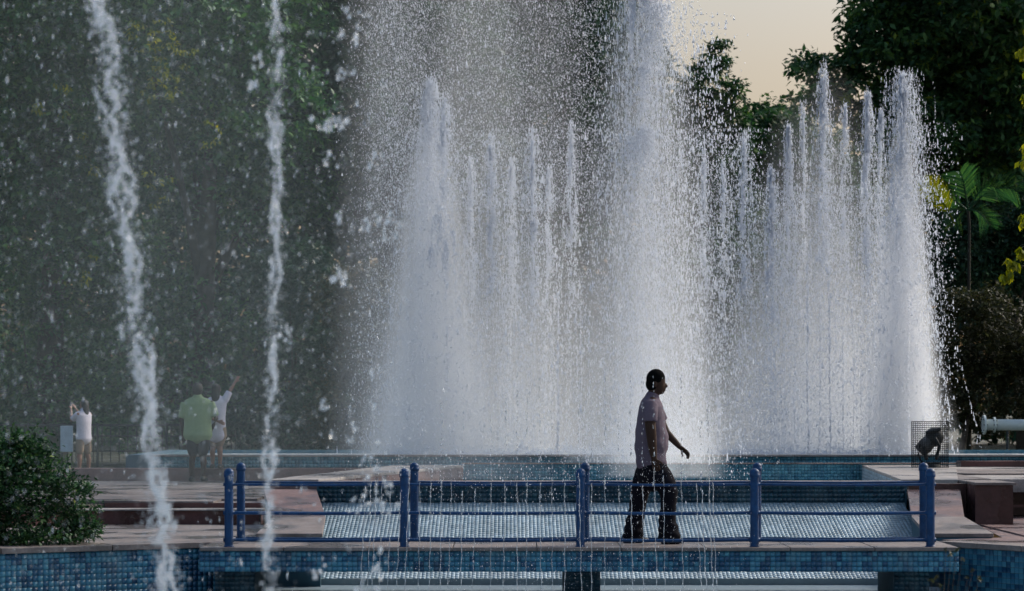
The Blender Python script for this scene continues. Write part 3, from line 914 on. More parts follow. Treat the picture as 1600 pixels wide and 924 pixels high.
# ------------------------------------------------------------------ pipe on the right
pp = thing('water_pipe', 'pale metal pipe with bolted flanges at the right edge above the pool rim', 'pipe')
p0 = P(1537, 664, 42.5); z_ = p0.z
MB().tube([(p0.x, 42.5, z_), (p0.x + 5, 42.5, z_ - .02)], [.098, .098], 24, cap=False).build('pipe_tube', M_['pipe'], pp, smooth=True)
for xo, r_, w_ in ((-.01, .17, .035), (.17, .135, .03), (2.2, .16, .04)):
    f_ = MB().tube([(p0.x + xo, 42.5, z_), (p0.x + xo + w_, 42.5, z_)], [r_, r_], 24, cap=False).build('flange', M_['pipe'], pp)
    for k in range(8):
        a = k * math.pi / 4
        MB().tube([(p0.x + xo - .015, 42.5 + .8 * r_ * math.cos(a), z_ + .8 * r_ * math.sin(a)), (p0.x + xo + w_ + .02, 42.5 + .8 * r_ * math.cos(a), z_ + .8 * r_ * math.sin(a))], [.012] * 2, 6, cap=False).build('bolt', M_['lamp'], f_)
for xo in (.42, 2.6, 4.4):
    MB().tube([(p0.x + xo, 42.5, -.01), (p0.x + xo, 42.5, z_ - .09)], [.025] * 2, 8).build('support_leg', M_['lamp'], pp)

# ------------------------------------------------------------------ people
def solid(mb_, name, mat, parent=None, voxel=0.011, smooth=4, tess=True):
    """fuse overlapping closed shapes into one continuous skin"""
    o = mb_.build(name, mat, parent)
    r = o.modifiers.new('fuse', 'REMESH'); r.mode = 'VOXEL'; r.voxel_size = voxel
    s_ = o.modifiers.new('smooth', 'SMOOTH'); s_.factor = 0.5; s_.iterations = smooth
    dg = bpy.context.evaluated_depsgraph_get()
    me = bpy.data.meshes.new_from_object(o.evaluated_get(dg))
    o.modifiers.clear()
    old = o.data
    me.name = name
    o.data = me
    bpy.data.meshes.remove(old)
    if not me.materials: me.materials.append(mat)
    me.polygons.foreach_set('use_smooth', [True] * len(me.polygons))
    return o

def hand(mb_, wrist, direction, palm_n, k=1.0, curl=0.5, thumb=1):
    """palm, four unequal bent fingers and a thumb from the side of the palm"""
    d_ = Vector(direction).normalized(); n_ = Vector(palm_n); n_ = (n_ - d_ * n_.dot(d_)).normalized(); s_ = d_.cross(n_)
    w_ = Vector(wrist)
    mb_.tube([w_, w_ + d_ * .03 * k, w_ + d_ * .085 * k], [(.027 * k, .020 * k), (.038 * k, .017 * k), (.041 * k, .014 * k)], 12, side=s_)
    for i, (off, ln) in enumerate(((-.031, .066), (-.0105, .078), (.0105, .073), (.030, .058))):
        a = w_ + d_ * .082 * k + s_ * off * k
        pts = [a]; dd = d_.copy()
        for j, fr_ in enumerate((.45, .32, .23)):
            ang = curl * (0.5 + .35 * j + .08 * i)
            dd = (dd * math.cos(ang) + n_ * math.sin(ang)).normalized()
            pts.append(pts[-1] + dd * ln * fr_ * k)
        mb_.tube(pts, [.0098 * k, .0092 * k, .0085 * k, .007 * k], 8)
    a = w_ + d_ * .03 * k - s_ * .03 * k * thumb
    t1 = a + (d_ * .6 - s_ * .7 * thumb + n_ * .35).normalized() * .035 * k
    t2 = t1 + (d_ * .85 - s_ * .3 * thumb + n_ * .5).normalized() * .03 * k
    mb_.tube([a, t1, t2], [.013 * k, .011 * k, .009 * k], 8)

# --- walking man on the bridge (measured in photo pixels)
DM = 23.76
def Q(x, y, dy=0.0): return P(x, y, DM + dy)
px = DM / F
YA = (0, 1, 0)
body = MB()
rotY = Matrix.Rotation(R(8), 3, 'Y')
body.ball(Q(1026, 595), (.085, .076, .105), 18, 14, rotY)            # cranium
body.ball(Q(1029, 604), (.068, .060, .080), 16, 12, rotY)            # face and jaw
body.ball(Q(1032.5, 612.5), (.036, .034, .026), 10, 8)               # chin
body.tube([Q(1038.0, 598), Q(1041.0, 603.5)], [.010, .017], 8)        # nose
body.ball(Q(1038.3, 608.0), (.016, .022, .008), 8, 6)                # lips
body.ball(Q(1038.1, 610.3), (.014, .020, .007), 8, 6)
body.ball(Q(1037.0, 594.5), (.018, .05, .010), 8, 6)                 # brow
for sy_ in (-1, 1):
    body.ball(Q(1023.5, 601, sy_ * .078), (.018, .010, .032), 8, 8)  # ears
body.tube([Q(1023, 610), Q(1019, 621), Q(1018, 630)], [(.056, .058), (.058, .062), (.07, .06)], 14, side=YA)
# torso and limbs inside the clothes
body.tube([Q(1018, 630), Q(1017, 660), Q(1017, 700), Q(1018, 735)], [(.145, .075), (.15, .115), (.14, .12), (.15, .12)], 16, side=YA)
# near (right) arm hanging
body.tube([Q(1016, 643, -.20), Q(1016, 664, -.23), Q(1017, 672, -.235), Q(1019.5, 700, -.21), Q(1022, 716, -.20)],
          [.058, .054, .053, .044, .030], 12)
hand(body, Q(1022, 716, -.20), (Q(1026, 735, -.20) - Q(1022, 716, -.20)), (.3, 1, .1), 1.0, .45, -1)
# far (left) arm swinging forward
body.tube([Q(1025, 643, .20), Q(1034, 660, .24), Q(1041, 676, .24), Q(1054, 690, .22), Q(1062, 698.5, .20)], [.05, .044, .041, .034, .026], 12)
hand(body, Q(1062, 698.5, .20), (Q(1073, 707, .19) - Q(1062, 698.5, .20)), (-.35, -.5, -1), 1.02, .6, -1)
# ankles
body.tube([Q(1048, 800, -.1), Q(1050, 843, -.1)], [.045, .038], 10)
body.tube([Q(992, 800, .1), Q(990, 843, .1)], [.045, .038], 10)
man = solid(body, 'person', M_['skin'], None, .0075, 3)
tag(man, 'man in mauve t-shirt and dark jeans walking across the footbridge', 'person')
hair = MB()
hair.ball(Q(1024.6, 592.0), (.094, .083, .098), 20, 14, rotY)
hair.ball(Q(1019.5, 600), (.068, .078, .08), 16, 12)
ho = solid(hair, 'hair', M_['hair'], man, .008, 2)
# trim the hair away from the face, below brow and ear line
bmn = ho.data
co = np.empty(len(bmn.vertices) * 3); bmn.vertices.foreach_get('co', co); co = co.reshape(-1, 3)
fx = Q(1034.5, 590).x; ez = Q(1026, 593).z
mask = (co[:, 0] > fx - 0.012) & (co[:, 2] < ez)
co[mask, 0] = np.minimum(co[mask, 0], fx - 0.012 - (ez - co[mask, 2]) * 0.9)
low = co[:, 2] < Q(1020, 612).z
bmn.vertices.foreach_set('co', co.ravel()); bmn.update()
shirt = MB()
shirt.tube([Q(1019, 621.5), Q(1018, 627), Q(1017.5, 636), Q(1017.5, 652), Q(1017, 672), Q(1017, 692), Q(1017, 708), Q(1017.5, 723)],
           [(.080, .074), (.170, .100), (.210, .120), (.20, .137), (.195, .150), (.19, .158), (.19, .158), (.195, .150)], 24, side=YA)
shirt.ball(Q(1031, 690), (.09, .14, .16), 14, 10)                      # belly
shirt.tube([Q(1015.5, 631, -.165), Q(1015.5, 645, -.215), Q(1015.5, 659.5, -.235)], [(.078, .075), (.072, .078), (.066, .075)], 14, side=YA, cap=False)
shirt.tube([Q(1021, 631, .165), Q(1028, 646, .215), Q(1034, 658, .24)], [(.078, .072), (.07, .07), (.064, .066)], 14, side=YA, cap=False)
so_ = solid(shirt, 't_shirt', M_['shirt'], man, .010, 3)
# folds
me = so_.data; co = np.empty(len(me.vertices) * 3); me.vertices.foreach_get('co', co); co = co.reshape(-1, 3)
nr = np.empty(len(me.vertices) * 3); me.vertices.foreach_get('normal', nr); nr = nr.reshape(-1, 3)
zf = np.clip((Q(1017, 650).z - co[:, 2]) / .4, 0, 1)
co += nr * (.006 * zf * (np.sin(co[:, 1] * 34 + co[:, 2] * 9) + np.sin(co[:, 2] * 40 + co[:, 0] * 22)))[:, None]
me.vertices.foreach_set('co', co.ravel()); me.update()
tr = MB()
tr.tube([Q(1018, 716), Q(1018.5, 730), Q(1020, 745)], [(.178, .145), (.178, .152), (.165, .150)], 20, side=YA)
tr.tube([Q(1028, 738, -.09), Q(1039, 755, -.10), Q(1045.5, 772, -.10), Q(1044.5, 790, -.10), Q(1042.5, 808, -.10), Q(1044, 826, -.10), Q(1046.5, 841, -.10)],
        [(.10, .115), (.098, .108), (.090, .088), (.080, .078), (.082, .082), (.095, .100), (.102, .112)], 18, side=YA)
tr.tube([Q(1010, 738, .09), Q(1003, 757, .10), Q(998, 778, .10), Q(995, 798, .10), Q(991.5, 818, .10), Q(989, 841, .10)],
        [(.10, .112), (.098, .100), (.092, .090), (.084, .082), (.090, .090), (.102, .108)], 18, side=YA)
to_ = solid(tr, 'jeans', M_['denim'], man, .0105, 3)
me = to_.data; co = np.empty(len(me.vertices) * 3); me.vertices.foreach_get('co', co); co = co.reshape(-1, 3)
nr = np.empty(len(me.vertices) * 3); me.vertices.foreach_get('normal', nr); nr = nr.reshape(-1, 3)
zf = np.clip((Q(0, 790).z - co[:, 2]) / .2, 0, 1) * .8 + .25
co += nr * (.0045 * zf * (np.sin(co[:, 2] * 75 + co[:, 0] * 20) + .6 * np.sin(co[:, 2] * 38 - co[:, 0] * 45)))[:, None]
me.vertices.foreach_set('co', co.ravel()); me.update()
def shoe(parent, heel, toe, ztop, zb=0.003):
    h_, t_ = Vector(heel), Vector(toe)
    q = MB()
    d_ = (t_ - h_)
    q.tube([h_ + d_ * .08 + Vector((0, 0, .045)), h_ + d_ * .3 + Vector((0, 0, .045)), h_ + d_ * .62 + Vector((0, 0, .034)), h_ + d_ * .9 + Vector((0, 0, .026))],
           [(.036, .042), (.038, .044), (.046, .032), (.038, .022)], 14, side=YA)
    return solid(q, 'shoe', M_['shoe'], parent, .009, 2)
a, b = Q(1043, 848, -.10), Q(1069, 849, -.10)
shoe(man, (a.x, a.y, .0), (b.x, b.y, .0), .1)
a, b = Q(977, 848, .10), Q(1015, 848, .10)
shoe(man, (a.x, a.y, .0), (b.x, b.y, .0), .1)

def standing(label, base, h, lat, fwd, skin, shirt_m, legs_m, hair_m, arms, short=True, dress=False, sleeve=.45, lean=0.0, legspread=.09, hairlong=False, build_w=1.0, shoe_m=None):
    """figure of height h standing at base; lat = lateral unit vector, fwd = facing"""
    lat, fwd = Vector(lat), Vector(fwd); up = Vector((0, 0, 1)); B = Vector(base)
    def W(l, f, z): return B + lat * l * h + fwd * (f + lean * z) * h + up * z * h
    q = MB()
    q.ball(W(0, .01, .935), (.048 * h, .052 * h, .064 * h), 14, 12)
    q.ball(W(0, .03, .905), (.036 * h, .036 * h, .035 * h), 10, 8)
    q.tube([W(0, .055, .93), W(0, .066, .915)], [.006 * h, .009 * h], 6)
    for s_ in (-1, 1): q.ball(W(s_ * .05, 0, .93), (.008 * h, .01 * h, .018 * h), 6, 6)
    q.tube([W(0, 0, .89), W(0, 0, .84)], [.033 * h, .04 * h], 10)
    q.tube([W(0, 0, .82), W(0, 0, .70), W(0, 0, .60), W(0, 0, .50)], [(.105 * h, .05 * h), (.095 * h, .065 * h), (.08 * h, .06 * h), (.09 * h, .065 * h)], 14, side=lat)
    for s_ in (-1, 1):
        q.tube([W(s_ * .05, 0, .50), W(s_ * legspread * .8, .01, .28), W(s_ * legspread, -.005, .20), W(s_ * legspread, 0, .04)],
               [.055 * h, .036 * h, .034 * h, .022 * h], 12)
        q.tube([W(s_ * legspread, -.02, .02), W(s_ * legspread * 1.1, .09, .014)], [.024 * h, .018 * h], 10)
    for (s_, el, wr) in arms:
        sh = W(s_ * .115 * build_w, 0, .80); e_ = W(*el); w_ = W(*wr)
        q.tube([sh, sh.lerp(e_, .5), e_, e_.lerp(w_, .5), w_], [.03 * h, .027 * h, .024 * h, .021 * h, .015 * h], 10)
        hand(q, w_, (w_ - e_), fwd, .58 * h, .35, s_)
    root = solid(q, 'person', skin, None, .008 * h, 3)
    tag(root, label, 'person')
    q = MB()
    q.ball(W(0, -.012, .943), (.057 * h, .058 * h, .066 * h), 14, 12)
    if hairlong:
        q.tube([W(0, -.03, .93), W(0, -.045, .86), W(0, -.05, .80)], [(.05 * h, .035 * h), (.055 * h, .03 * h), (.04 * h, .02 * h)], 12, side=lat)
    solid(q, 'hair', hair_m, root, .009 * h, 2)
    q = MB()
    b_ = build_w
    hem = .38 if dress else .47
    prof = [(W(0, 0, .865), (.05 * h, .042 * h)), (W(0, 0, .835), (.105 * h * b_, .055 * h)), (W(0, 0, .79), (.135 * h * b_, .07 * h)), (W(0, 0, .70), (.125 * h * b_, .08 * h)),
            (W(0, 0, .60), (.115 * h * b_, .08 * h)), (W(0, 0, .52), (.12 * h * b_, .082 * h)), (W(0, 0, hem), (.125 * h * b_, .088 * h))]
    q.tube([p_[0] for p_ in prof], [p_[1] for p_ in prof], 20, side=lat)
    for (s_, el, wr) in arms:
        sh = W(s_ * .105 * b_, 0, .805); e_ = W(*el)
        q.tube([sh, sh.lerp(e_, sleeve), sh.lerp(e_, sleeve * 1.9)], [.047 * h, .045 * h, .043 * h], 12, cap=False)
    solid(q, 't_shirt' if not dress else 'long_top', shirt_m, root, .010 * h, 3)
    q = MB()
    q.tube([W(0, 0, .54), W(0, 0, .47)], [(.112 * h * b_, .075 * h), (.115 * h * b_, .08 * h)], 16, side=lat)
    end = .30 if short else .06
    for s_ in (-1, 1):
        q.tube([W(s_ * .055, 0, .47), W(s_ * .068, .004, (.47 + end) / 2), W(s_ * legspread * .85, .004, end)], [.066 * h, .058 * h, .054 * h if short else .035 * h], 14)
    solid(q, 'shorts' if short else 'trousers', legs_m, root, .010 * h, 2)
    q = MB()
    for s_ in (-1, 1):
        q = MB()
        q.tube([W(s_ * legspread, -.028, .024), W(s_ * legspread * 1.05, .03, .026), W(s_ * legspread * 1.1, .10, .018)], [.03 * h, .028 * h, .021 * h], 10)
        solid(q, 'shoe', shoe_m or M_['shoe'], root, .009 * h, 2)
    return root
# green t-shirt, seen from behind
b = P(309, 752, 35.95)
standing('person in pale green t-shirt and black shorts standing on the terrace, back turned', (b.x, b.y, TER), 1.455, (1, 0, 0), (0.1, .99, 0), M_['skin'], M_['green_cloth'], M_['black_cloth'], M_['hair_far'],
         [(-1, (-.165, -.01, .62), (-.16, .05, .47)), (1, (.19, .0, .64), (.125, .06, .52))], build_w=1.22, legspread=.06)
# white top, arm raised
b = P(338, 733, 36.42)
standing('person in long white top with one arm raised, beside the green t-shirt', (b.x, b.y, .432), 1.26, (1, 0, 0), (.1, .99, 0), M_['skin_light'], M_['white_cloth'], M_['tan_cloth'], M_['hair_far'],
         [(1, (.16, .03, .93), (.215, .05, 1.03)), (-1, (-.15, -.06, .64), (.05, -.11, .56))], dress=True, build_w=.95, legspread=.045, hairlong=True)
# far left, phone at the face
b = P(131, 739, 50.0)
wl = standing('person in white top and tan shorts holding up a phone, behind the kerb wall', (b.x, b.y, -.005), 1.52, (.55, .83, 0), (-.83, .55, 0), M_['skin_light'], M_['white_cloth'], M_['tan_cloth'], M_['hair_far'],
         [(1, (.13, .12, .72), (.05, .20, .88)), (-1, (-.12, .12, .72), (-.03, .21, .87))], build_w=1.0, hairlong=True)
pc = Vector((b.x, b.y, 0)) + Vector((-.83, .55, 0)) * .245 * 1.52 + Vector((0, 0, .92 * 1.52))
ph = MB().box(pc.x - .012, pc.x + .012, pc.y - .05, pc.y + .05, pc.z - .08, pc.z + .08).build('phone', M_['lens'], None, bevel=.004)
tag(ph, 'dark phone held up to the face of the person at far left', 'phone')

# ------------------------------------------------------------------ foliage
def leaves(centres, spread, per, size, shade_mu=0.5, droop=0.25):
    """leaf blades scattered in clumps; returns vertices, faces, shade"""
    m = len(centres); n = m * per
    c = np.repeat(centres, per, 0)
    s_ = np.repeat(spread, per)
    off = rng.normal(0, 1, (n, 3)); off /= np.linalg.norm(off, axis=1)[:, None]
    rad = rng.random(n) ** 0.5
    off *= (rad * s_)[:, None]; off[:, 2] *= 0.55
    p = c + off
    d = off / (np.linalg.norm(off, axis=1)[:, None] + 1e-6) + rng.normal(0, .45, (n, 3))
    d[:, 2] -= droop
    d /= np.linalg.norm(d, axis=1)[:, None]
    up = np.array([0, 0, 1.0]) + rng.normal(0, .5, (n, 3))
    s = np.cross(d, up); s /= np.linalg.norm(s, axis=1)[:, None] + 1e-6
    L = size * rng.uniform(.6, 1.35, n)[:, None]
    nn = np.cross(s, d)
    V = np.stack([p - d * L * .5, p + s * L * .24 + nn * L * .05, p + d * L * .5 - nn * L * .08, p - s * L * .24 + nn * L * .05], 1)
    Fa = np.arange(n * 4).reshape(-1, 4)
    cl = np.repeat(rng.uniform(-.34, .38, m), per)
    sh = np.clip(rng.normal(shade_mu, .16, n) + cl, 0, 1)
    return V.reshape(-1, 3), Fa, sh

def crown_points(lobes, n, fill=.35):
    """clump centres near the skin of each lobe (x, y, z, rx, ry, rz)"""
    lob = np.array(lobes, float)
    wts = (lob[:, 3] * lob[:, 5]); wts /= wts.sum()
    k = rng.choice(len(lob), n, p=wts)
    d = rng.normal(0, 1, (n, 3)); d /= np.linalg.norm(d, axis=1)[:, None]
    r = np.where(rng.random(n) < fill, rng.random(n) ** .5, rng.uniform(.82, 1.12, n))
    return lob[k, :3] + d * r[:, None] * lob[k, 3:6]

def tree(name, label, cat, lobes, base, mat, n, per=16, clump=.45, size=.17, mu=.5, trunk=.22, limbs=6, group=None, yellow=0.0, droop=.25, stray=0):
    lobes = [tuple(l) for l in lobes]
    t = thing(name, label, cat, group=group)
    cen = crown_points(lobes, n)
    cen[:, 2] = np.maximum(cen[:, 2], .15 if not stray else .04)
    if stray:
        lo_ = np.array(lobes); kk = rng.integers(0, len(lo_), stray)
        dd_ = rng.normal(0, 1, (stray, 3)); dd_[:, 2] = np.abs(dd_[:, 2]) + .2; dd_ /= np.linalg.norm(dd_, axis=1)[:, None]
        rr_ = rng.uniform(1.05, 1.7, stray)
        cen = np.concatenate([cen, lo_[kk, :3] + dd_ * rr_[:, None] * lo_[kk, 3:6]])
    V, Fa, sh = leaves(cen, rng.uniform(.6, 1.25, len(cen)) * clump, per, size, mu, droop)
    if yellow:
        yl = np.repeat(rng.random(len(cen)) < yellow, per); sh[yl] = 1.0
    npmesh('crown' if trunk > .1 else 'foliage', V, Fa, 4, mat, t, sh)
    bx, by = base
    top = max(l[2] for l in lobes)
    if trunk:
        cm = np.mean(np.array(lobes)[:, :3], 0)
        q = MB()
        pts = [Vector((bx, by, -.05)), Vector((bx + .02 * (cm[0] - bx), by, top * .12)), Vector((bx + .25 * (cm[0] - bx), by + .2 * (cm[1] - by), top * .3)), Vector((cm[0], cm[1], top * .6)), Vector((cm[0], cm[1], max(cm[2], top * .62)))]
        q.tube(pts, [trunk * 1.3, trunk, trunk * .8, trunk * .45, trunk * .12], 10)
        q.build('trunk', M_['bark'], t, smooth=True)
        for l in random.sample(lobes, min(limbs, len(lobes))):
            if l[3] < .8 and trunk > .1: continue
            q = MB()
            s0 = pts[2].lerp(pts[3], random.uniform(0, .7)); e = Vector(l[:3])
            mid = s0.lerp(e, .5) + Vector((0, 0, .3))
            q.tube([s0, mid, e, e + (e - mid).normalized() * l[5] * .4], [trunk * .4, trunk * .26, trunk * .12, trunk * .04], 8)
            q.build('limb', M_['bark'], t, smooth=True)
    return t

def lob(list_, d, dd=1.5):
    """crown lobes measured in the photo: (px, py, rx_px, rz_px) at distance d"""
    out = []
    for (x, y, rx, rz) in list_:
        dj = d + random.uniform(-dd, dd)
        p = P(x, y, dj); out.append((p.x, p.y, p.z, rx * d / F, rx * d / F * .8, rz * d / F))
    return out

tree('broadleaf_tree', 'huge dark broadleaf tree rising out of frame at the upper right', 'tree',
     lob([(1430, 40, 100, 60), (1530, 0, 130, 80), (1640, 40, 120, 100), (1390, 95, 70, 40), (1480, 130, 110, 60), (1580, 150, 110, 70), (1345, 60, 38, 28), (1345, 20, 30, 20),
          (1290, 115, 42, 22), (1256, 98, 20, 12), (1330, 160, 60, 35), (1420, 200, 90, 50), (1530, 250, 110, 60), (1620, 280, 90, 70), (1385, 0, 50, 40), (1480, -60, 120, 60), (1460, 290, 70, 50), (1265, 150, 36, 20)], 58, 2.0),
     (13.0, 60), M_['leaf'], 3000, 16, .42, .20, .48, trunk=.4, limbs=10, yellow=.03)
tree('broadleaf_tree', 'tree with a pointed leaning top left of the open sky, behind the spray', 'tree',
     lob([(1122, 80, 13, 20), (1108, 108, 24, 22), (1132, 102, 14, 8), (1095, 140, 34, 30), (1142, 150, 26, 26), (1085, 190, 55, 50), (1130, 210, 50, 50), (1080, 270, 80, 60), (1110, 350, 90, 70)], 62, 1.5),
     (4.8, 62), M_['leaf'], 1400, 14, .3, .15, .38, trunk=.22, limbs=6)
tree('broadleaf_tree', 'round-topped tree low between the pointed tree and the huge right-hand tree', 'tree',
     lob([(1200, 178, 32, 24), (1178, 192, 20, 26), (1235, 190, 34, 26), (1205, 230, 70, 55), (1250, 260, 80, 60), (1200, 330, 90, 80), (1290, 330, 90, 80), (1330, 260, 60, 60)], 70, 1.5),
     (8, 71), M_['leaf'], 1700, 14, .34, .17, .32, trunk=.25, limbs=6)
tree('broadleaf_tree', 'dark tree behind the fountain, left of the brightest water column', 'tree',
     lob([(880, 60, 90, 90), (780, 30, 110, 100), (960, 120, 90, 80), (820, 180, 120, 90), (930, 240, 110, 80), (760, 130, 90, 80), (990, 260, 80, 70), (900, -60, 90, 80), (1010, 190, 50, 50), (870, 330, 130, 80)], 66, 2),
     (1.5, 67), M_['leaf_cool'], 2400, 14, .48, .21, .4, trunk=.35)
tree('broadleaf_tree', 'dark tree seen through the misty veil, right of the thin near water rope', 'tree',
     lob([(560, 60, 120, 100), (660, 20, 120, 100), (520, 180, 110, 90), (640, 180, 120, 90), (700, 110, 100, 90), (600, 300, 120, 90), (720, 280, 110, 90), (500, 310, 80, 80), (560, -60, 120, 80)], 60, 2),
     (-3, 61), M_['leaf_cool'], 2400, 14, .46, .2, .42, trunk=.35)
yt = tree('broadleaf_tree', 'tree with sunlit yellow-green leaf patches between the two near water ropes', 'tree',
     lob([(330, 60, 110, 90), (250, 0, 100, 90), (400, 20, 110, 80), (300, 170, 100, 80), (400, 170, 110, 90), (240, 120, 60, 70), (350, 290, 120, 90), (440, 280, 90, 80), (250, 260, 70, 80), (330, -70, 120, 80)], 57, 2),
     (-7.5, 58), M_['leaf_fresh'], 2600, 14, .42, .18, .40, trunk=.35)
yt2 = tree('broadleaf_tree', 'dark tree filling the upper left corner behind the thick near water rope', 'tree',
     lob([(60, 60, 120, 90), (150, 20, 110, 90), (-30, 140, 110, 90), (110, 170, 110, 80), (30, 260, 120, 90), (160, 260, 100, 80), (70, 350, 110, 80), (180, 350, 80, 70), (0, -40, 120, 80), (150, -80, 100, 70)], 59, 2),
     (-11.5, 60), M_['leaf_fresh'], 2600, 14, .44, .19, .34, trunk=.38)
def lit_bunch(parent, x_, y_, r_, n_, d_=53.5):  # small leaf clusters with the sunlit tone painted into their colour
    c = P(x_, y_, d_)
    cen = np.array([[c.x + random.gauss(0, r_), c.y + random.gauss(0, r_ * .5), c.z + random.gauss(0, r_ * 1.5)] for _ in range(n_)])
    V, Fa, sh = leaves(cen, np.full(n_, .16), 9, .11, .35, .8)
    npmesh('leaf_bunch', V, Fa, 4, M_['leaf_sunlit'], parent, sh)['kind'] = 'stuff'
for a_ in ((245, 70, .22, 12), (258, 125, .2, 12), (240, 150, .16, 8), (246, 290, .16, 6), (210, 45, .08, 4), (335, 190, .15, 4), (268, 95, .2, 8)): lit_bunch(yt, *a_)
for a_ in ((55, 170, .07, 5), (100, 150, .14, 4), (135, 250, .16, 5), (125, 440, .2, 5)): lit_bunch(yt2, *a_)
# far-off wood closing the view beneath the open sky
def wood_top(x):
    return 20.5 + 1.2 * math.sin(x * .8) - 9.8 * math.exp(-((x - 10) / 4.8) ** 6)
n = 30000
wx = rng.uniform(-48, 48, n); wt = np.array([wood_top(a_) for a_ in wx])
wz = wt * rng.random(n) ** .8
cen = np.stack([wx, 92 + rng.normal(0, 2.0, n), wz], 1)
V, Fa, sh = leaves(cen, np.full(n, .9), 6, .62, .35, .2)
wd = npmesh('distant_wood', V, Fa, 4, M_['leaf_cool'], None, sh)
tag(wd, 'distant wood closing the view behind the garden trees', 'wood', kind='stuff')
# middle layer of small trees and shrubs
def shrub(label, list_, d, mat, n, size=.13, mu=.5, clump=.3, group=None, per=14, yellow=0, dd=.8, name='shrub', cat='shrub'):
    L = lob(list_, d, dd)
    return tree(name, label, cat, L, (L[0][0], d), mat, n, per, clump, size, mu, trunk=.07, limbs=3, group=group, yellow=yellow)
shrub('fresh green shrub at far left above the fence', [(30, 440, 90, 60), (120, 470, 90, 60), (60, 540, 100, 60), (20, 620, 80, 50), (130, 580, 80, 50), (100, 640, 80, 40)], 60, M_['leaf_fresh'], 1100, .15, .4, .35)
shrub('mid green shrub behind the pale green t-shirt', [(240, 450, 90, 60), (330, 480, 90, 60), (230, 560, 90, 60), (330, 590, 90, 60), (280, 650, 100, 50), (400, 560, 80, 60), (210, 660, 60, 50)], 58, M_['leaf_fresh'], 1200, .15, .33, .35)
shrub('dark shrub right of the thin near water rope', [(450, 440, 80, 60), (480, 560, 80, 70), (420, 660, 80, 50), (500, 660, 80, 50)], 56, M_['leaf_cool'], 900, .15, .35, .35)
shrub('olive shrub at the left foot of the tall white fountain plume', [(560, 470, 70, 55), (580, 560, 70, 60), (560, 650, 80, 60), (640, 520, 60, 60), (640, 640, 70, 60)], 54, M_['leaf_olive'], 900, .14, .36, .33)
shrub('dark hedge shrub behind the middle of the fountain', [(740, 420, 90, 70), (830, 480, 100, 70), (740, 560, 90, 70), (850, 600, 100, 80), (940, 440, 90, 80), (950, 580, 90, 80), (760, 660, 90, 50)], 62, M_['leaf_cool'], 1200, .17, .3, .4)
shrub('dark hedge shrub behind the right-hand fountain jets', [(1050, 480, 90, 80), (1140, 440, 90, 80), (1060, 610, 90, 80), (1160, 580, 100, 80), (1260, 450, 100, 80), (1270, 590, 100, 80), (1370, 440, 90, 80), (1370, 590, 90, 80)], 60, M_['leaf'], 1400, .17, .3, .4)
shrub('olive brown bush behind the caged floodlight at the right', [(1500, 520, 60, 60), (1570, 530, 60, 65), (1480, 610, 55, 60), (1560, 620, 70, 60), (1630, 590, 70, 80), (1520, 470, 50, 25)], 50, M_['leaf_olive'], 1500, .10, .25, .24)
shrub('dark green shrub right of the palm', [(1600, 400, 60, 50), (1560, 430, 50, 30), (1640, 330, 60, 60), (1480, 400, 60, 70), (1540, 370, 60, 60)], 56, M_['leaf_cool'], 1000, .14, .4, .3)
tree('shrub', 'dense dark green shrub on the near terrace at the lower left', 'shrub',
     lob([(30, 765, 60, 55), (-20, 740, 80, 62), (88, 788, 38, 40), (18, 716, 40, 30), (72, 745, 28, 22), (120, 806, 24, 28), (-60, 780, 80, 80), (60, 838, 70, 22), (-10, 838, 80, 22), (118, 838, 30, 18), (48, 700, 14, 12), (4, 694, 26, 14), (104, 760, 12, 12), (132, 770, 8, 8), (140, 828, 14, 12), (70, 716, 9, 12), (20, 688, 8, 10)], 23.75, .15),
     (-5.4, 23.9), M_['leaf'], 2300, 9, .12, .05, .30, trunk=.012, limbs=3, droop=-.15, stray=260)
# palm
pt = thing('palm_tree', 'young palm with one sunlit yellow frond right of the fountain', 'palm')
PD = 51.6
pb = P(1513, 330, PD)
q = MB().tube([(pb.x + .02, PD, -.05), (pb.x, PD, 2), (pb.x + .02, PD, pb.z - .3), (pb.x, PD, pb.z)], [.07, .045, .03, .03], 10)
q.build('trunk', M_['palm_stem'], pt, smooth=True)
def frond(tip_px, tip_py, lift, mat, L=.5, dy=0, start=None, nleaf=24):
    s0 = start or Vector((pb.x, PD, pb.z)); e = P(tip_px, tip_py, PD + dy)
    mid = s0.lerp(e, .5) + Vector((0, 0, lift))
    pts = [s0 * (1 - t) ** 2 + mid * 2 * t * (1 - t) + e * t ** 2 for t in np.linspace(0, 1, 9)]
    f_ = MB().tube(pts, list(np.linspace(.022, .006, 9)), 6).build('frond', mat, pt, smooth=True)
    V, Fa, sh, k = [], [], [], 0
    for i in range(nleaf):
        t_ = .22 + .78 * i / (nleaf - 1)
        p = s0 * (1 - t_) ** 2 + mid * 2 * t_ * (1 - t_) + e * t_ ** 2
        dr = ((mid - s0) * (1 - t_) + (e - mid) * t_).normalized()
        for sd in (-1, 1):
            sv = dr.cross(Vector((0, 1, .3))).normalized() * sd
            ln = L * (1.05 - abs(t_ - .55)) * random.uniform(.8, 1.1)
            tip = p + (dr * .75 + sv * .75 + Vector((0, random.uniform(-.3, .3), -.25))).normalized() * ln
            wv = dr * .009
            V += [tuple(p - wv), tuple(p + wv), tuple(p.lerp(tip, .6) + wv + Vector((0, 0, .02))), tuple(tip)]
            Fa.append((k, k + 1, k + 2, k + 3)); k += 4; sh.append(random.random())
    lf = npmesh('leaflets', np.array(V), np.array(Fa), 4, mat, f_, np.array(sh)); lf['kind'] = 'stuff'
frond(1446, 284, .2, M_['leaf_sunlit'], .42, -.2, P(1492, 350, PD), 44)  # sunlit frond, its brightness carried by the yellow colour
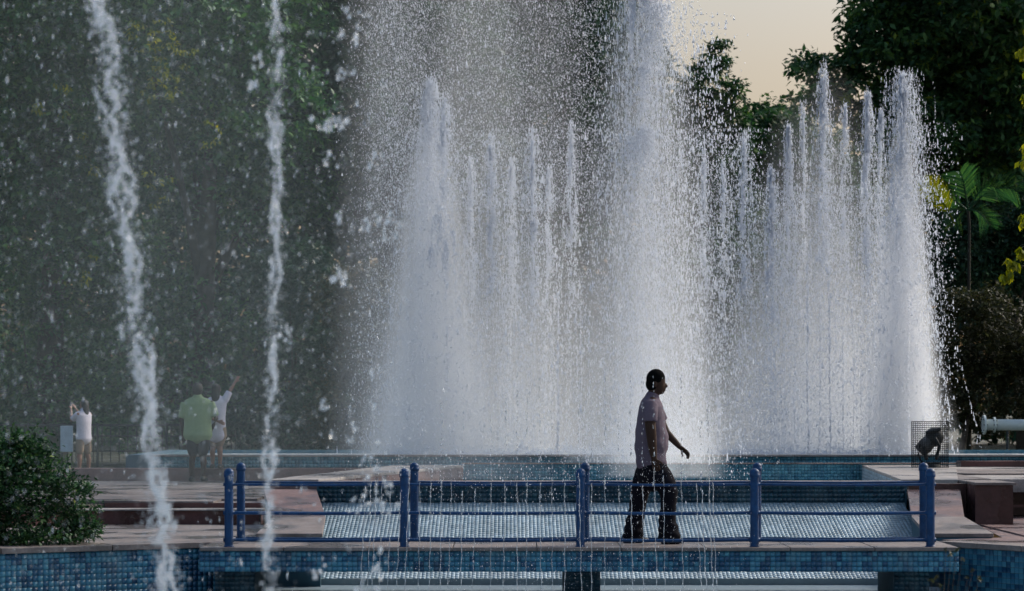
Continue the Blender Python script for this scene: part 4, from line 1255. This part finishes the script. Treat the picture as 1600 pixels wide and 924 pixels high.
frond(1462, 300, .1, M_['leaf_fresh'], .4, .3)
frond(1500, 268, .25, M_['leaf_fresh'], .5, -.3)
frond(1552, 292, .35, M_['leaf_fresh'], .55, -.3)
frond(1590, 300, .5, M_['leaf_fresh'], .6, -.4)
frond(1545, 352, .25, M_['leaf_fresh'], .5, -.4)
frond(1490, 352, .25, M_['leaf'], .45, .2)
# hanging bunches of a near tree at the right edge, sunlight painted in as yellow-green
ht = thing('overhanging_tree', 'sunlit yellow-green drooping leaf bunches of a tree reaching in at the right edge', 'tree')
def bunch(px_, py_, d, r, n_):
    c = P(px_, py_, d)
    cen = np.array([[c.x + random.gauss(0, r * .4), c.y + random.gauss(0, r * .4), c.z + random.gauss(0, r * .4)] for _ in range(n_)])
    V, Fa, sh = leaves(cen, np.full(n_, r * .5), 9, .10, .6, 2.2)
    npmesh('leaf_bunch', V, Fa, 4, M_['leaf_sunlit'], ht, sh)['kind'] = 'stuff'
for a_ in ((1584, 416, 30, .09, 8), (1598, 400, 30, .09, 7), (1574, 433, 30, .09, 8), (1598, 80, 30, .09, 6), (1602, 155, 30, .09, 7), (1604, 350, 30, .08, 5), (1612, 50, 30, .12, 8), (1625, 250, 30, .2, 20), (1630, 120, 30, .2, 20)):
    bunch(*a_)
q = MB().tube([(7.6, 30, -.05), (7.4, 30, 2.5), (6.9, 30, 5), (6.75, 30, 6.5)], [.16, .13, .08, .03], 10); q.build('trunk', M_['bark'], ht, smooth=True)
for (x_, y_) in ((1598, 398), (1578, 420), (1604, 150), (1604, 78), (1610, 250)):
    e = P(x_, y_, 30); q = MB().tube([(7.1, 30, e.z - .1), (6.8, 30, e.z + .12), tuple(e)], [.03, .018, .006], 6); q.build('limb', M_['bark'], ht, smooth=True)
# seedling drooping over the right pool wall
sd_ = thing('seedling', 'small blurred seedling leaves in front of the right-hand tiled wall', 'plant')
cen = np.array([P(x_, y_, 12.5)[:] for x_, y_ in ((1478, 858), (1486, 866), (1503, 874), (1520, 892), (1512, 903), (1463, 902), (1455, 906), (1470, 915), (1530, 905), (1495, 860), (1525, 925), (1480, 935))])
V, Fa, sh = leaves(cen, np.full(len(cen), .012), 5, .03, .3, .3)
npmesh('foliage', V, Fa, 4, M_['leaf_olive'], sd_, sh)
q = MB()
for c in cen: q.tube([(2.2, 12.5, -.5), tuple((Vector((2.2, 12.5, -.3)) + Vector(c)) / 2), tuple(c)], [.003, .002, .001], 5)
q.build('stem', M_['bark'], sd_)

# ------------------------------------------------------------------ fountain
def plume_mesh():
    v, f, sg, nz = [], [], 24, 14
    for i in range(nz + 1):
        z = i / nz; r_ = .1 + .9 * (1 - z) ** .6
        for k in range(sg):
            a = 2 * math.pi * k / sg
            v.append((r_ * math.cos(a), r_ * math.sin(a), z))
    for i in range(nz):
        for k in range(sg):
            k2 = (k + 1) % sg
            f.append((i * sg + k, i * sg + k2, (i + 1) * sg + k2, (i + 1) * sg + k))
    f.append(tuple(range(sg - 1, -1, -1))); f.append(tuple(nz * sg + k for k in range(sg)))
    me = bpy.data.meshes.new('mist'); me.from_pydata(v, [], f); me.update()
    return me
PM = plume_mesh(); PM.materials.append(M_['mist'])
VM = PM.copy(); VM.materials.clear(); VM.materials.append(M_['veil'])
HM = PM.copy(); HM.materials.clear(); HM.materials.append(M_['haze'])
def mist(parent, x, y, z0, r_, h, dens, mesh=PM, ry=None, name='mist'):
    o = bpy.data.objects.new(name, mesh); C.objects.link(o); o.parent = parent
    o.location = (x, y, z0); o.scale = (r_, ry or r_, h); o.color = (1, 1, 1, dens)
    o['kind'] = 'stuff'
    return o

def jet(px_, ytop, wpx, d, n, dens, label, wtop=.12, size=.0053, z0=.58, head=1.0, group=None, pw=.6, bias=1.0):
    """one vertical jet: a spray of drops that thins at the top and spreads as it falls, with mist round it"""
    base = P(px_, 712, d); top = P(px_, ytop, d).z; H = top - z0; w_ = wpx * d / F
    t = thing('fountain_jet', label, 'fountain jet', group=group)
    u = rng.random(n) ** bias                      # 0 top .. 1 bottom
    # falling sheath
    sg = w_ * (wtop + (1 - wtop) * u ** pw) * .42
    # the fall gathers in sheets: drops follow a few leaning threads that thin and swell on the way down
    nth = max(5, int(n / 300))
    ta = rng.normal(0, 1, (nth, 2)); tt = rng.integers(0, nth, n); tk = rng.uniform(8, 30, nth); tp = rng.uniform(0, 6.28, nth)
    thread = rng.random(n) < .68
    swell = .10 + .10 * np.sin(u * tk[tt] + tp[tt])
    gx = np.where(thread, ta[tt, 0] * (1 + .25 * np.sin(u * 5 + tp[tt])) + rng.normal(0, 1, n) * swell, rng.normal(0, 1.05, n))
    gy = np.where(thread, ta[tt, 1] + rng.normal(0, .12, n), rng.normal(0, 1, n))
    drift = .10 * w_ * u * (1 if px_ > 1000 else -1)
    x = base.x + gx * sg + drift; y = d + gy * sg
    z = z0 + H * (1 - u) + rng.normal(0, .03, n) * H * .3 * (u < .2)
    s_ = size * rng.lognormal(-.15, .5, n)
    z = np.clip(z, z0, top * 1.02)
    # torn gaps in the sheets
    gap = np.sin(z * 7.3 + ta[tt, 0] * 9) * np.sin(x * 11 + z * 2.1 + px_) + rng.normal(0, .45, n)
    kp = gap > -.75
    drops('spray', np.stack([x, y, z], 1)[kp], s_[kp], M_['drop'], t, stretch=rng.uniform(1.3, 5.5, n)[kp], sides=0)['kind'] = 'stuff'
    # lacy head of the rising column: clots of water thrown up one after another
    nh = int((n * .30 + 250) * head)
    nc = 26
    cu = np.sort(rng.random(nc) ** 1.5) * .5; cx_ = rng.normal(0, .32, nc); cw = rng.uniform(.05, .30, nc)
    k = rng.integers(0, nc, nh)
    uh = cu[k] + np.abs(rng.normal(0, .035, nh))
    hx = base.x + (cx_[k] + rng.normal(0, 1, nh) * cw[k]) * w_ * (.10 + .42 * uh)
    hy = d + rng.normal(0, 1, nh) * w_ * (.04 + .16 * uh)
    hz = z0 + H * (1 - uh)
    drops('jet_head', np.stack([hx, hy, hz], 1), size * rng.lognormal(.05, .5, nh), M_['drop'], t, stretch=rng.uniform(1.3, 5.0, nh), sides=0)['kind'] = 'stuff'
    if dens > 0:
        mist(t, base.x, d, z0, w_ * 1.1, H * .9, dens)
    return t

# the tall central column, out of frame at the top
JB = [
 # px, ytop, wpx, d, n, dens, label
 (1008, -260, 136, 33.5, 60000, 1.3, 'tallest brightest fountain column, rising out of frame right behind the walking man'),
 (672, 125, 105, 38.6, 26000, 6.0, 'broad dense white plume at the left of the fountain'),
 (692, 150, 90, 38.0, 9000, .6, 'second peak of the broad left plume, slightly lower'),
 (735, 245, 46, 39.2, 4500, .35, 'short jet just right of the broad left plume'),
 (768, 212, 46, 38.4, 6000, .45, 'jet in the middle of the left group with a sharp white tip'),
 (800, 250, 50, 39.4, 5000, .4, 'lower jet between two sharper tips in the left group'),
 (832, 203, 46, 38.2, 7000, .45, 'jet with the tallest white tip among the middle jets'),
 (858, 262, 40, 39.5, 3500, .3, 'faint low jet right of the tallest middle tip'),
 (893, 192, 40, 39.2, 4500, .35, 'slim jet just left of the tallest column'),
 (1100, 228, 40, 38.8, 3000, .2, 'slim jet just right of the tallest column'),
 (1130, 252, 40, 39.6, 2600, .15, 'low jet in front of the pointed tree'),
 (1162, 208, 50, 38.4, 5500, .3, 'bushy jet below the notch of open sky'),
 (1205, 262, 40, 37.9, 6500, .65, 'blunt dense white jet in the right group'),
 (1232, 196, 46, 38.9, 7000, .55, 'jet below the gap between the round tree and the huge tree'),
 (1255, 160, 36, 39.8, 3000, .25, 'thin faint jet left of the highest right-hand tip'),
 (1287, 103, 52, 38.6, 9000, .5, 'high slender jet with its tip against the dark tree'),
 (1320, 165, 44, 39.4, 5500, .45, 'broken lacy jet between two higher right-hand tips'),
 (1355, 145, 48, 38.3, 8500, .6, 'ragged jet left of the dense rightmost column'),
 (1376, 172, 40, 39.7, 4500, .5, 'small jet tip tucked beside the dense rightmost column'),
 (1410, 112, 64, 38.0, 34000, 12.0, 'dense bright white rightmost column of the fountain'),
]
for a_ in JB:
    big = a_[4] > 15000
    kw = {}
    if a_[0] == 1010: kw = dict(wtop=.75, size=.0070, pw=1.0, head=.15)
    if a_[0] == 672: kw = dict(wtop=.12, size=.0050, head=.35, pw=.9)
    if a_[0] == 1410: kw = dict(wtop=.45, size=.0058, head=.35, pw=.9, bias=.8)
    jet(*a_[:6], a_[6], group='vertical jets of the big fountain', **kw)

# thin bead jets in front
def beadjet(px_, ytop, d, label, w_=.022, ybot=712, z0=.57):
    b_ = P(px_, ybot, d); top = P(px_, ytop, d).z
    t = thing('bead_jet', label, 'thin jet', group='thin bead-like jets in the fountain')
    H = top - z0; n = int(H * 90)
    u = np.sort(rng.random(n))
    wob = np.interp(u * 40, np.arange(42), np.cumsum(rng.normal(0, .0035, 42)))
    x = b_.x + wob + rng.normal(0, 1, n) * w_ * (.12 + .5 * (u > .93)); y = d + rng.normal(0, w_ * .3, n)
    z = z0 + u * H
    drops('spray', np.stack([x, y, z], 1), w_ * .26 * rng.lognormal(0, .4, n), M_['bead'], t, stretch=rng.uniform(1.5, 4, n), sides=6)['kind'] = 'stuff'
    q = MB()
    k = 40
    pts = [(b_.x + np.interp(i / k * 40, np.arange(42), wob[np.linspace(0, n - 1, 42).astype(int)]) if False else b_.x + .004 * math.sin(i * .9 + px_), d, z0 + H * .97 * i / k) for i in range(k + 1)]
    q.tube(pts, [w_ * .22 * (1 + .5 * math.sin(i * 1.7 + px_)) for i in range(k + 1)], 5)
beads = [(1242, 448), (1262, 414), (1280, 456), (1298, 418), (1318, 440), (1334, 455), (1345, 432), (1366, 470), (1421, 452), (870, 446), (908, 462), (1120, 628)]
bl = ['leftmost of the thin bead jets before the right-hand jets', 'tall bead jet second from the left before the right-hand jets', 'low bead jet between two taller bead jets',
      'brightest tall bead jet before the right-hand jets', 'bead jet just right of the brightest one', 'faint low bead jet right of the bright ones', 'tall bead jet near the foot of the ragged jet',
      'faint bead jet left of the dense rightmost column', 'bead jet in front of the dense rightmost column', 'lone thin bead jet left of the tallest column', 'thin bead jet at the left foot of the tallest column',
      'very short bead jet just right of the walking man']
for (a_, b_), l_ in zip(beads, bl):
    beadjet(a_, b_, 37.12, l_, .034 if a_ in (1262, 1298, 870) else .022 if a_ != 1120 else .05)

# splash crowns along the rim
n = 9000
xs = rng.uniform(P(610, 0, 37.4).x, P(1440, 0, 37.4).x, n)
zz = .60 + np.abs(rng.normal(0, .05, n)) + .12 * (np.sin(xs * 9) > .8) * rng.random(n)
sp_ = drops('splash', np.stack([xs, rng.uniform(37.1, 39, n), zz], 1), .009 * rng.lognormal(0, .4, n), M_['drop'], None, 1.2, 0)
tag(sp_, 'low white splash where the jets fall back along the pool rim', 'splash', kind='stuff')

# wide veils of fine mist and drops
vl = tag(bpy.data.objects.new('spray_veil', None), 'fine drifting spray and mist hanging between the jets', 'spray'); C.objects.link(vl); vl['kind'] = 'stuff'
def veil(x0, x1, y0, y1, d0, d1, n, size, st=2.0, edge=.0):
    d = rng.uniform(d0, d1, n)
    u = rng.random(n)
    pxs = x0 + (x1 - x0) * u + rng.normal(0, edge, n); pys = rng.uniform(y0, y1, n)
    pos = np.stack([(pxs - 800) * d / F, d, EYE - (pys - HZ) * d / F], 1)
    drops('fine_spray', pos, size * rng.lognormal(0, .45, n), M_['drop'], vl, rng.uniform(1.2, 1 + st, n), 0)
veil(590, 940, -40, 330, 35, 38, 50000, .0038, edge=22)
veil(565, 650, -40, 700, 35, 38, 15000, .0040, edge=18)
veil(640, 1100, 200, 712, 37, 39, 20000, .0055, edge=25)
veil(1075, 1190, 200, 712, 35, 39, 8000, .0060, edge=25)
veil(1190, 1440, 290, 712, 36.5, 39.5, 30000, .0048, edge=15)
veil(1430, 1470, 190, 700, 37, 39, 2500, .0065, edge=18)
veil(560, 1180, 500, 860, 27, 34, 9000, .0036, edge=20)
veil(620, 1120, 700, 924, 21, 23, 3800, .0015, edge=40)
veil(1090, 1135, 20, 240, 33, 34, 500, .009, edge=14)
def vmist(px_, y0, y1, w_, d, dens, dy=1.2, mesh=VM):
    b_ = P(px_, y0, d); top = P(px_, y1, d).z; bot = max(b_.z, .58)
    mist(vl, b_.x, d, bot, w_ * d / F * 1.3, top - bot, dens, mesh, dy, 'mist')
vmist(770, 712, -700, 170, 38.8, .38, 1.6)
vmist(600, 712, -900, 75, 36.9 + 1.5, .4, 1.0)
vmist(1290, 712, 90, 170, 38.9, 1.1, 1.6)
vmist(860, 712, 150, 260, 38.8, .35, 1.6)
vmist(1120, 712, 60, 90, 38.5, .25, 1.2)
# mist drifting low in front of the rim under the tall column
mist(vl, P(1030, 750, 33).x, 32.5, .41, .95, 3.0, .45, VM, 1.5)
mist(vl, P(700, 750, 31).x, 31.5, .41, 1.6, 2.2, .10, VM, 1.5)

# near haze of spray on the left, between camera and people
mist(vl, P(250, 700, 33).x, 33.0, .26, 6.5, 22.0, .046, HM, 2.6)

# ------------------------------------------------------------------ strings of water falling in front of the bridge
SD = 21.6
strs = [573, 581, 590, 598, 612, 628, 641, 657, 674, 690, 707, 723, 744, 768, 790, 808, 824, 843, 862, 882, 904, 924, 945, 966, 985, 1004, 1021, 1036, 1064, 1086, 1094, 1106, 1112]
def ordinal(n):
    a = 'first second third fourth fifth sixth seventh eighth ninth tenth eleventh twelfth thirteenth fourteenth fifteenth sixteenth seventeenth eighteenth nineteenth'.split()
    if n < 20: return a[n - 1]
    if n in (20, 30): return {20: 'twentieth', 30: 'thirtieth'}[n]
    return {2: 'twenty-', 3: 'thirty-'}[n // 10] + a[n % 10 - 1]
for i, x_ in enumerate(strs):
    lean = (x_ - 850) * .03 + random.uniform(-3, 3)
    t = thing('water_string', 'thin falling water thread before the footbridge, ' + ordinal(i + 1) + ' from the left', 'water string', group='water threads falling before the footbridge')
    top_y = random.uniform(560, 760) if not (970 < x_ < 1060) else 585
    if x_ in (581, 590): top_y = 430
    d = SD + random.uniform(-.3, .3)
    k = 34
    w_ = random.uniform(.0022, .0034) * (1.3 if x_ > 1060 else 1)
    pts, rr = [], []
    solid_from = max(top_y, random.uniform(735, 770))
    for j in range(k + 1):
        py = solid_from + (965 - solid_from) * j / k
        tt = (py - 600) / 320
        p = P(x_ + lean * tt * tt + .7 * math.sin(j * .8 + x_), py, d)
        pts.append(tuple(p)); rr.append(w_ * (1 + .45 * math.sin(j * 2.1 + x_)))
    MB().tube(pts, rr, 5).build('thread', M_['drop_near'], t, smooth=True)
    nb = int((solid_from - top_y) * .2) + 6
    py = rng.uniform(top_y, solid_from + 60, nb); tt = (py - 600) / 320
    pos = np.stack([(x_ + lean * tt * np.abs(tt) + rng.normal(0, .9, nb) - 800) * d / F, np.full(nb, d), EYE - (py - HZ) * d / F], 1)
    drops('bead', pos, w_ * rng.lognormal(.2, .3, nb), M_['drop_near'], t, rng.uniform(1.5, 5, nb), 4)['kind'] = 'stuff'

# ------------------------------------------------------------------ near water ropes, out of focus
def rope(label, path, d, nstr, w_px, size, per=1.0):
    """a falling jet broken into weaving filaments and beads"""
    t = thing('water_rope', label, 'water jet', group=None)
    ys = np.array([p_[1] for p_ in path], float); xs_ = np.array([p_[0] for p_ in path], float)
    P_, S_ = [], []
    for s_ in range(nstr):
        y = ys[0] + rng.uniform(0, 40)
        ph = rng.uniform(0, 6.28, 3)
        while y < ys[-1]:
            ln = rng.uniform(25, 130)                       # one unbroken piece
            k = int(ln * per)
            yy = y + np.linspace(0, ln, k)
            off = w_px * (.28 * np.sin(yy * .035 + ph[0]) + .22 * np.sin(yy * .081 + ph[1]) + rng.normal(0, .16))
            th = np.sin(np.linspace(0, np.pi, k)) ** .5
            P_.append(np.stack([off, yy], 1) + rng.normal(0, 1, (k, 2)) * [w_px * .05, 1.5])
            S_.append(size * (.35 + .75 * th) * rng.lognormal(0, .3, k))
            y += ln + rng.exponential(42)
    Q_ = np.concatenate(P_); S_ = np.concatenate(S_)
    def place(off, py, jit):
        pxs = np.interp(py, ys, xs_) + off
        dj = d + rng.normal(0, jit, len(py))
        return np.stack([(pxs - 800) * dj / F, dj, EYE - (py - HZ) * dj / F], 1)
    blobs('rope_body', place(Q_[:, 0], Q_[:, 1], .03), S_, M_['drop_near'], t, 1.7, .35)['kind'] = 'stuff'
    m = int(len(Q_) * 1.3)
    py = rng.uniform(ys[0], ys[-1], m)
    o_ = blobs('stray_drops', place(rng.normal(0, w_px * .45, m), py, .08), size * .55 * rng.lognormal(0, .4, m), M_['drop_near'], t, 1.5); o_['kind'] = 'stuff'
rope('thick blurred rope of water falling close to the camera at the far left', [(140, -60), (165, 60), (178, 160), (192, 300), (205, 430), (220, 560), (235, 680), (248, 780), (262, 960)], 7.0, 5, 30, .0031, .5)
rope('thinner blurred rope of water falling close to the camera, over the first railing posts', [(434, -60), (433, 60), (430, 180), (432, 300), (430, 420), (426, 540), (422, 680), (418, 800), (424, 960)], 7.2, 3, 15, .0030, .5)
nd = tag(bpy.data.objects.new('near_spray', None), 'scattered blurred drops of near spray over the left half', 'spray'); C.objects.link(nd); nd['kind'] = 'stuff'
clus = [(550, 30, 22, 9), (540, 112, 14, 8), (555, 60, 8, 5), (505, 195, 18, 10), (530, 190, 20, 7), (600, 350, 26, 16), (618, 345, 12, 8), (575, 345, 10, 4), (533, 432, 16, 8), (522, 436, 5, 4), (590, 580, 14, 6), (530, 340, 8, 6), (575, 720, 20, 9), (595, 770, 26, 16), (570, 780, 20, 10),
        (594, 861, 3, 4), (590, 905, 24, 10), (560, 912, 20, 6), (548, 680, 12, 5), (520, 680, 6, 4), (580, 640, 10, 5), (505, 640, 8, 4), (490, 890, 12, 5), (450, 520, 14, 8), (400, 100, 14, 6), (395, 130, 10, 5), (585, 240, 14, 5), (520, 250, 14, 6)]
pos, siz = [], []
for (x_, y_, s_, k) in clus:
    for j in range(int(k * 1.3)):
        d = 8.0 + random.gauss(0, .1)
        p = P(x_ + random.gauss(0, s_ * .55), y_ + random.gauss(0, s_ * .65), d)
        pos.append(p[:]); siz.append(min(.0064, .0044 * random.lognormvariate(0, .4)))
blobs('drop_cluster', np.array(pos), np.array(siz), M_['drop_near'], nd, rng.uniform(1.0, 2.2, len(pos)), .4)
n = 4600
d = rng.uniform(5.5, 12, n); pxs = rng.uniform(-20, 620, n); pys = rng.uniform(-20, 940, n)
keep = rng.random(n) < np.where(pys < 650, 1, .45)
d, pxs, pys = d[keep], pxs[keep], pys[keep]
pos = np.stack([(pxs - 800) * d / F, d, EYE - (pys - HZ) * d / F], 1)
drops('near_drop', pos, (.00019 * d) * rng.lognormal(0, .4, len(d)), M_['drop_near'], nd, rng.uniform(1.2, 4.5, len(d)), 4)
